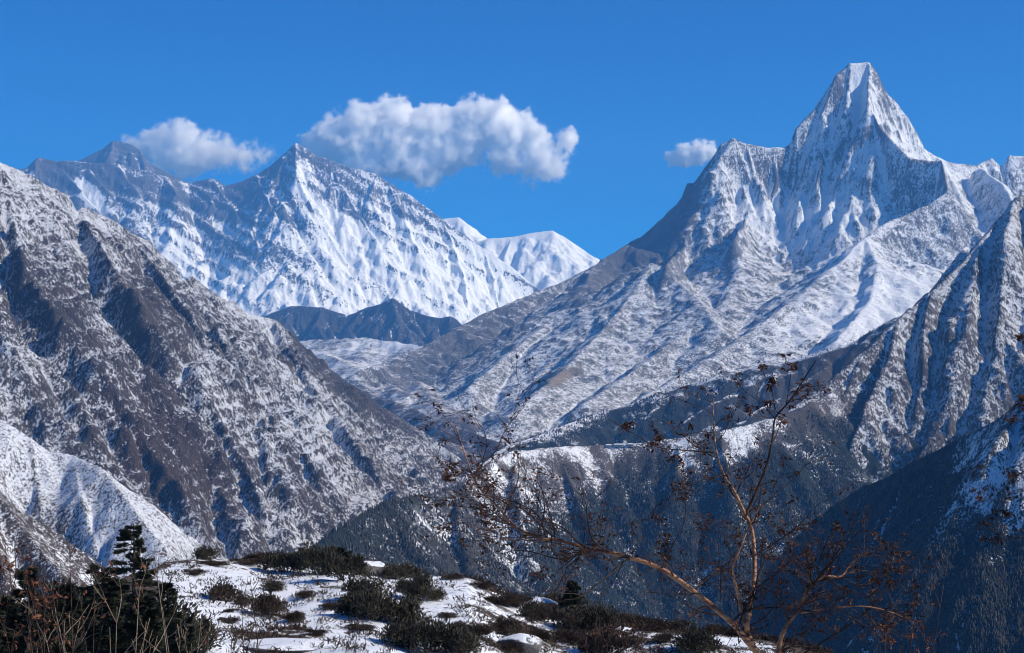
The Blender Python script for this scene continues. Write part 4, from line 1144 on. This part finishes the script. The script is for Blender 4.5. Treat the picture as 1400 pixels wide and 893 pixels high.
def twig_bush(d, bx, tops, label, leafy, lmat, smat, seed, r=.006, lsize=.032, twigs=5, tl=.35, depth=1):
    rs = random.Random(seed); random.seed(seed)
    x, y, _ = at(bx, 900, d); z = float(hill_z(np.array([x]), np.array([y]))[0])
    o = empty("twig_bush", (x, y, z - .05)); tag(o, label, "bush")
    tw, lv = MB(), MB()
    for tx, ty in tops:
        foot = Vector((x + rs.uniform(-.25, .25), y + rs.uniform(-.25, .25), z - .05))
        top = Vector(at(tx, ty, d + rs.uniform(-.4, .4)))
        mid = foot.lerp(top, .5) + Vector((rs.uniform(-.15, .15), rs.uniform(-.15, .15), .1))
        C_ = spline([foot, mid, top], 7); n = len(C_)
        mb = MB(); mb.tube([tuple(p - o.location) for p in C_], [r * (1 - .7 * i / n) for i in range(n)], 6); mb.build("stem", smat, o, smooth=True)
        for _ in range(twigs):
            t = rs.uniform(.45, 1); k = min(int(t * (n - 1)), n - 2)
            grow(tw, lv, C_[k] - o.location, ((C_[k + 1] - C_[k]).normalized() * .7 + rdir(-.3, 1) * .7), tl * rs.uniform(.4, 1.1), r * .5, depth, leafy, lsize)
    a = tw.build("twigs", smat, o); a['kind'] = 'stuff'
    if lv.n: a = lv.build("leaves", lmat, o); a['kind'] = 'stuff'
twig_bush(9.0, 10, [(5, 780), (28, 762), (50, 800), (-10, 800), (35, 830), (60, 780)], "bush with rusty red dry leaves at the lower left edge", .9, m_red, m_twig, 31, twigs=6, tl=.3)
twig_bush(10.0, 105, [(95, 742), (130, 780), (70, 790), (110, 820), (40, 800)], "thin bare bush with few rusty leaves in front of the broad fir", .3, m_red, m_twig, 32, twigs=5)
twig_bush(9.5, 175, [(160, 830), (190, 812), (150, 858), (200, 850), (215, 870)], "pale stemmed bush with orange leaves in front of the squat fir", .45, m_red, m_pale, 33, twigs=5)
twig_bush(10.5, 80, [(75, 830), (88, 850), (60, 860), (110, 845)], "short pale stemmed bare bush at the bottom left", .15, m_red, m_pale, 34, twigs=6)
twig_bush(11.0, 215, [(213, 770), (222, 830), (205, 845)], "tall single stemmed bare shoot in front of the bright snow edge", .1, m_red, m_pale, 35, twigs=4)
twig_bush(11.5, 260, [(250, 860), (275, 845), (285, 870), (262, 880), (240, 870)], "bare grey bush left of the dark twiggy one on the snow", .2, m_red, m_pale, 36, twigs=6, tl=.25)
twig_bush(12.5, 325, [(342, 790), (352, 830), (330, 812), (362, 818), (318, 850)], "dark bare bush with upright twigs in front of the snow", .05, m_dry, m_twig, 37, twigs=7, tl=.28)
twig_bush(12.0, 480, [(491, 850), (478, 868), (500, 872)], "small bare shoot at the bottom in front of rusty scrub", .1, m_red, m_twig, 38, r=.005, twigs=5, tl=.15)
twig_bush(11.0, 1245, [(1248, 842), (1262, 856), (1232, 866), (1275, 870), (1210, 850), (1290, 800)], "bush with rusty leaf clumps at the bottom right of the birch", .8, m_red, m_twig, 39, twigs=6, tl=.25)
twig_bush(12.0, 840, [(820, 842), (850, 852), (862, 838), (800, 860), (880, 850), (835, 825)], "bush with dark red leaves at the bottom left of the birch", .8, m_dry, m_twig, 40, twigs=6, tl=.25)
twig_bush(12.0, 45, [(40, 850), (20, 862), (60, 870), (5, 850)], "low leafy rust coloured bush at the bottom left corner", .8, m_red, m_twig, 41, twigs=6, tl=.22)

# ------------------------------------------------------------------ the air
def make_haze():
    me = bpy.data.meshes.new("haze")
    x0, x1, y0, y1, z0, z1 = -20100, 20100, -6100, 29600, -860, 5100
    vs = [(x, y, z) for x in (x0, x1) for y in (y0, y1) for z in (z0, z1)]
    fs = [(0, 1, 3, 2), (4, 6, 7, 5), (0, 4, 5, 1), (2, 3, 7, 6), (0, 2, 6, 4), (1, 5, 7, 3)]
    me.from_pydata(vs, [], fs)
    m = bpy.data.materials.new("haze"); m.use_nodes = True
    nt = m.node_tree; nt.nodes.remove(nt.nodes['Principled BSDF'])
    pv = nt.nodes.new('ShaderNodeVolumePrincipled')
    pv.inputs['Color'].default_value = (0.14, 0.45, 1.0, 1)
    pv.inputs['Absorption Color'].default_value = (0.25, 0.3, 1, 1)
    pv.inputs['Density'].default_value = HAZE
    pv.inputs['Anisotropy'].default_value = 0.0
    nt.links.new(pv.outputs[0], nt.nodes['Material Output'].inputs['Volume'])
    me.materials.append(m)
    o = bpy.data.objects.new("haze", me); S.collection.objects.link(o)
    tag(o, "thin blue haze filling the air between the mountains", "haze", kind='stuff')
HAZE = 2.8e-5
make_haze()
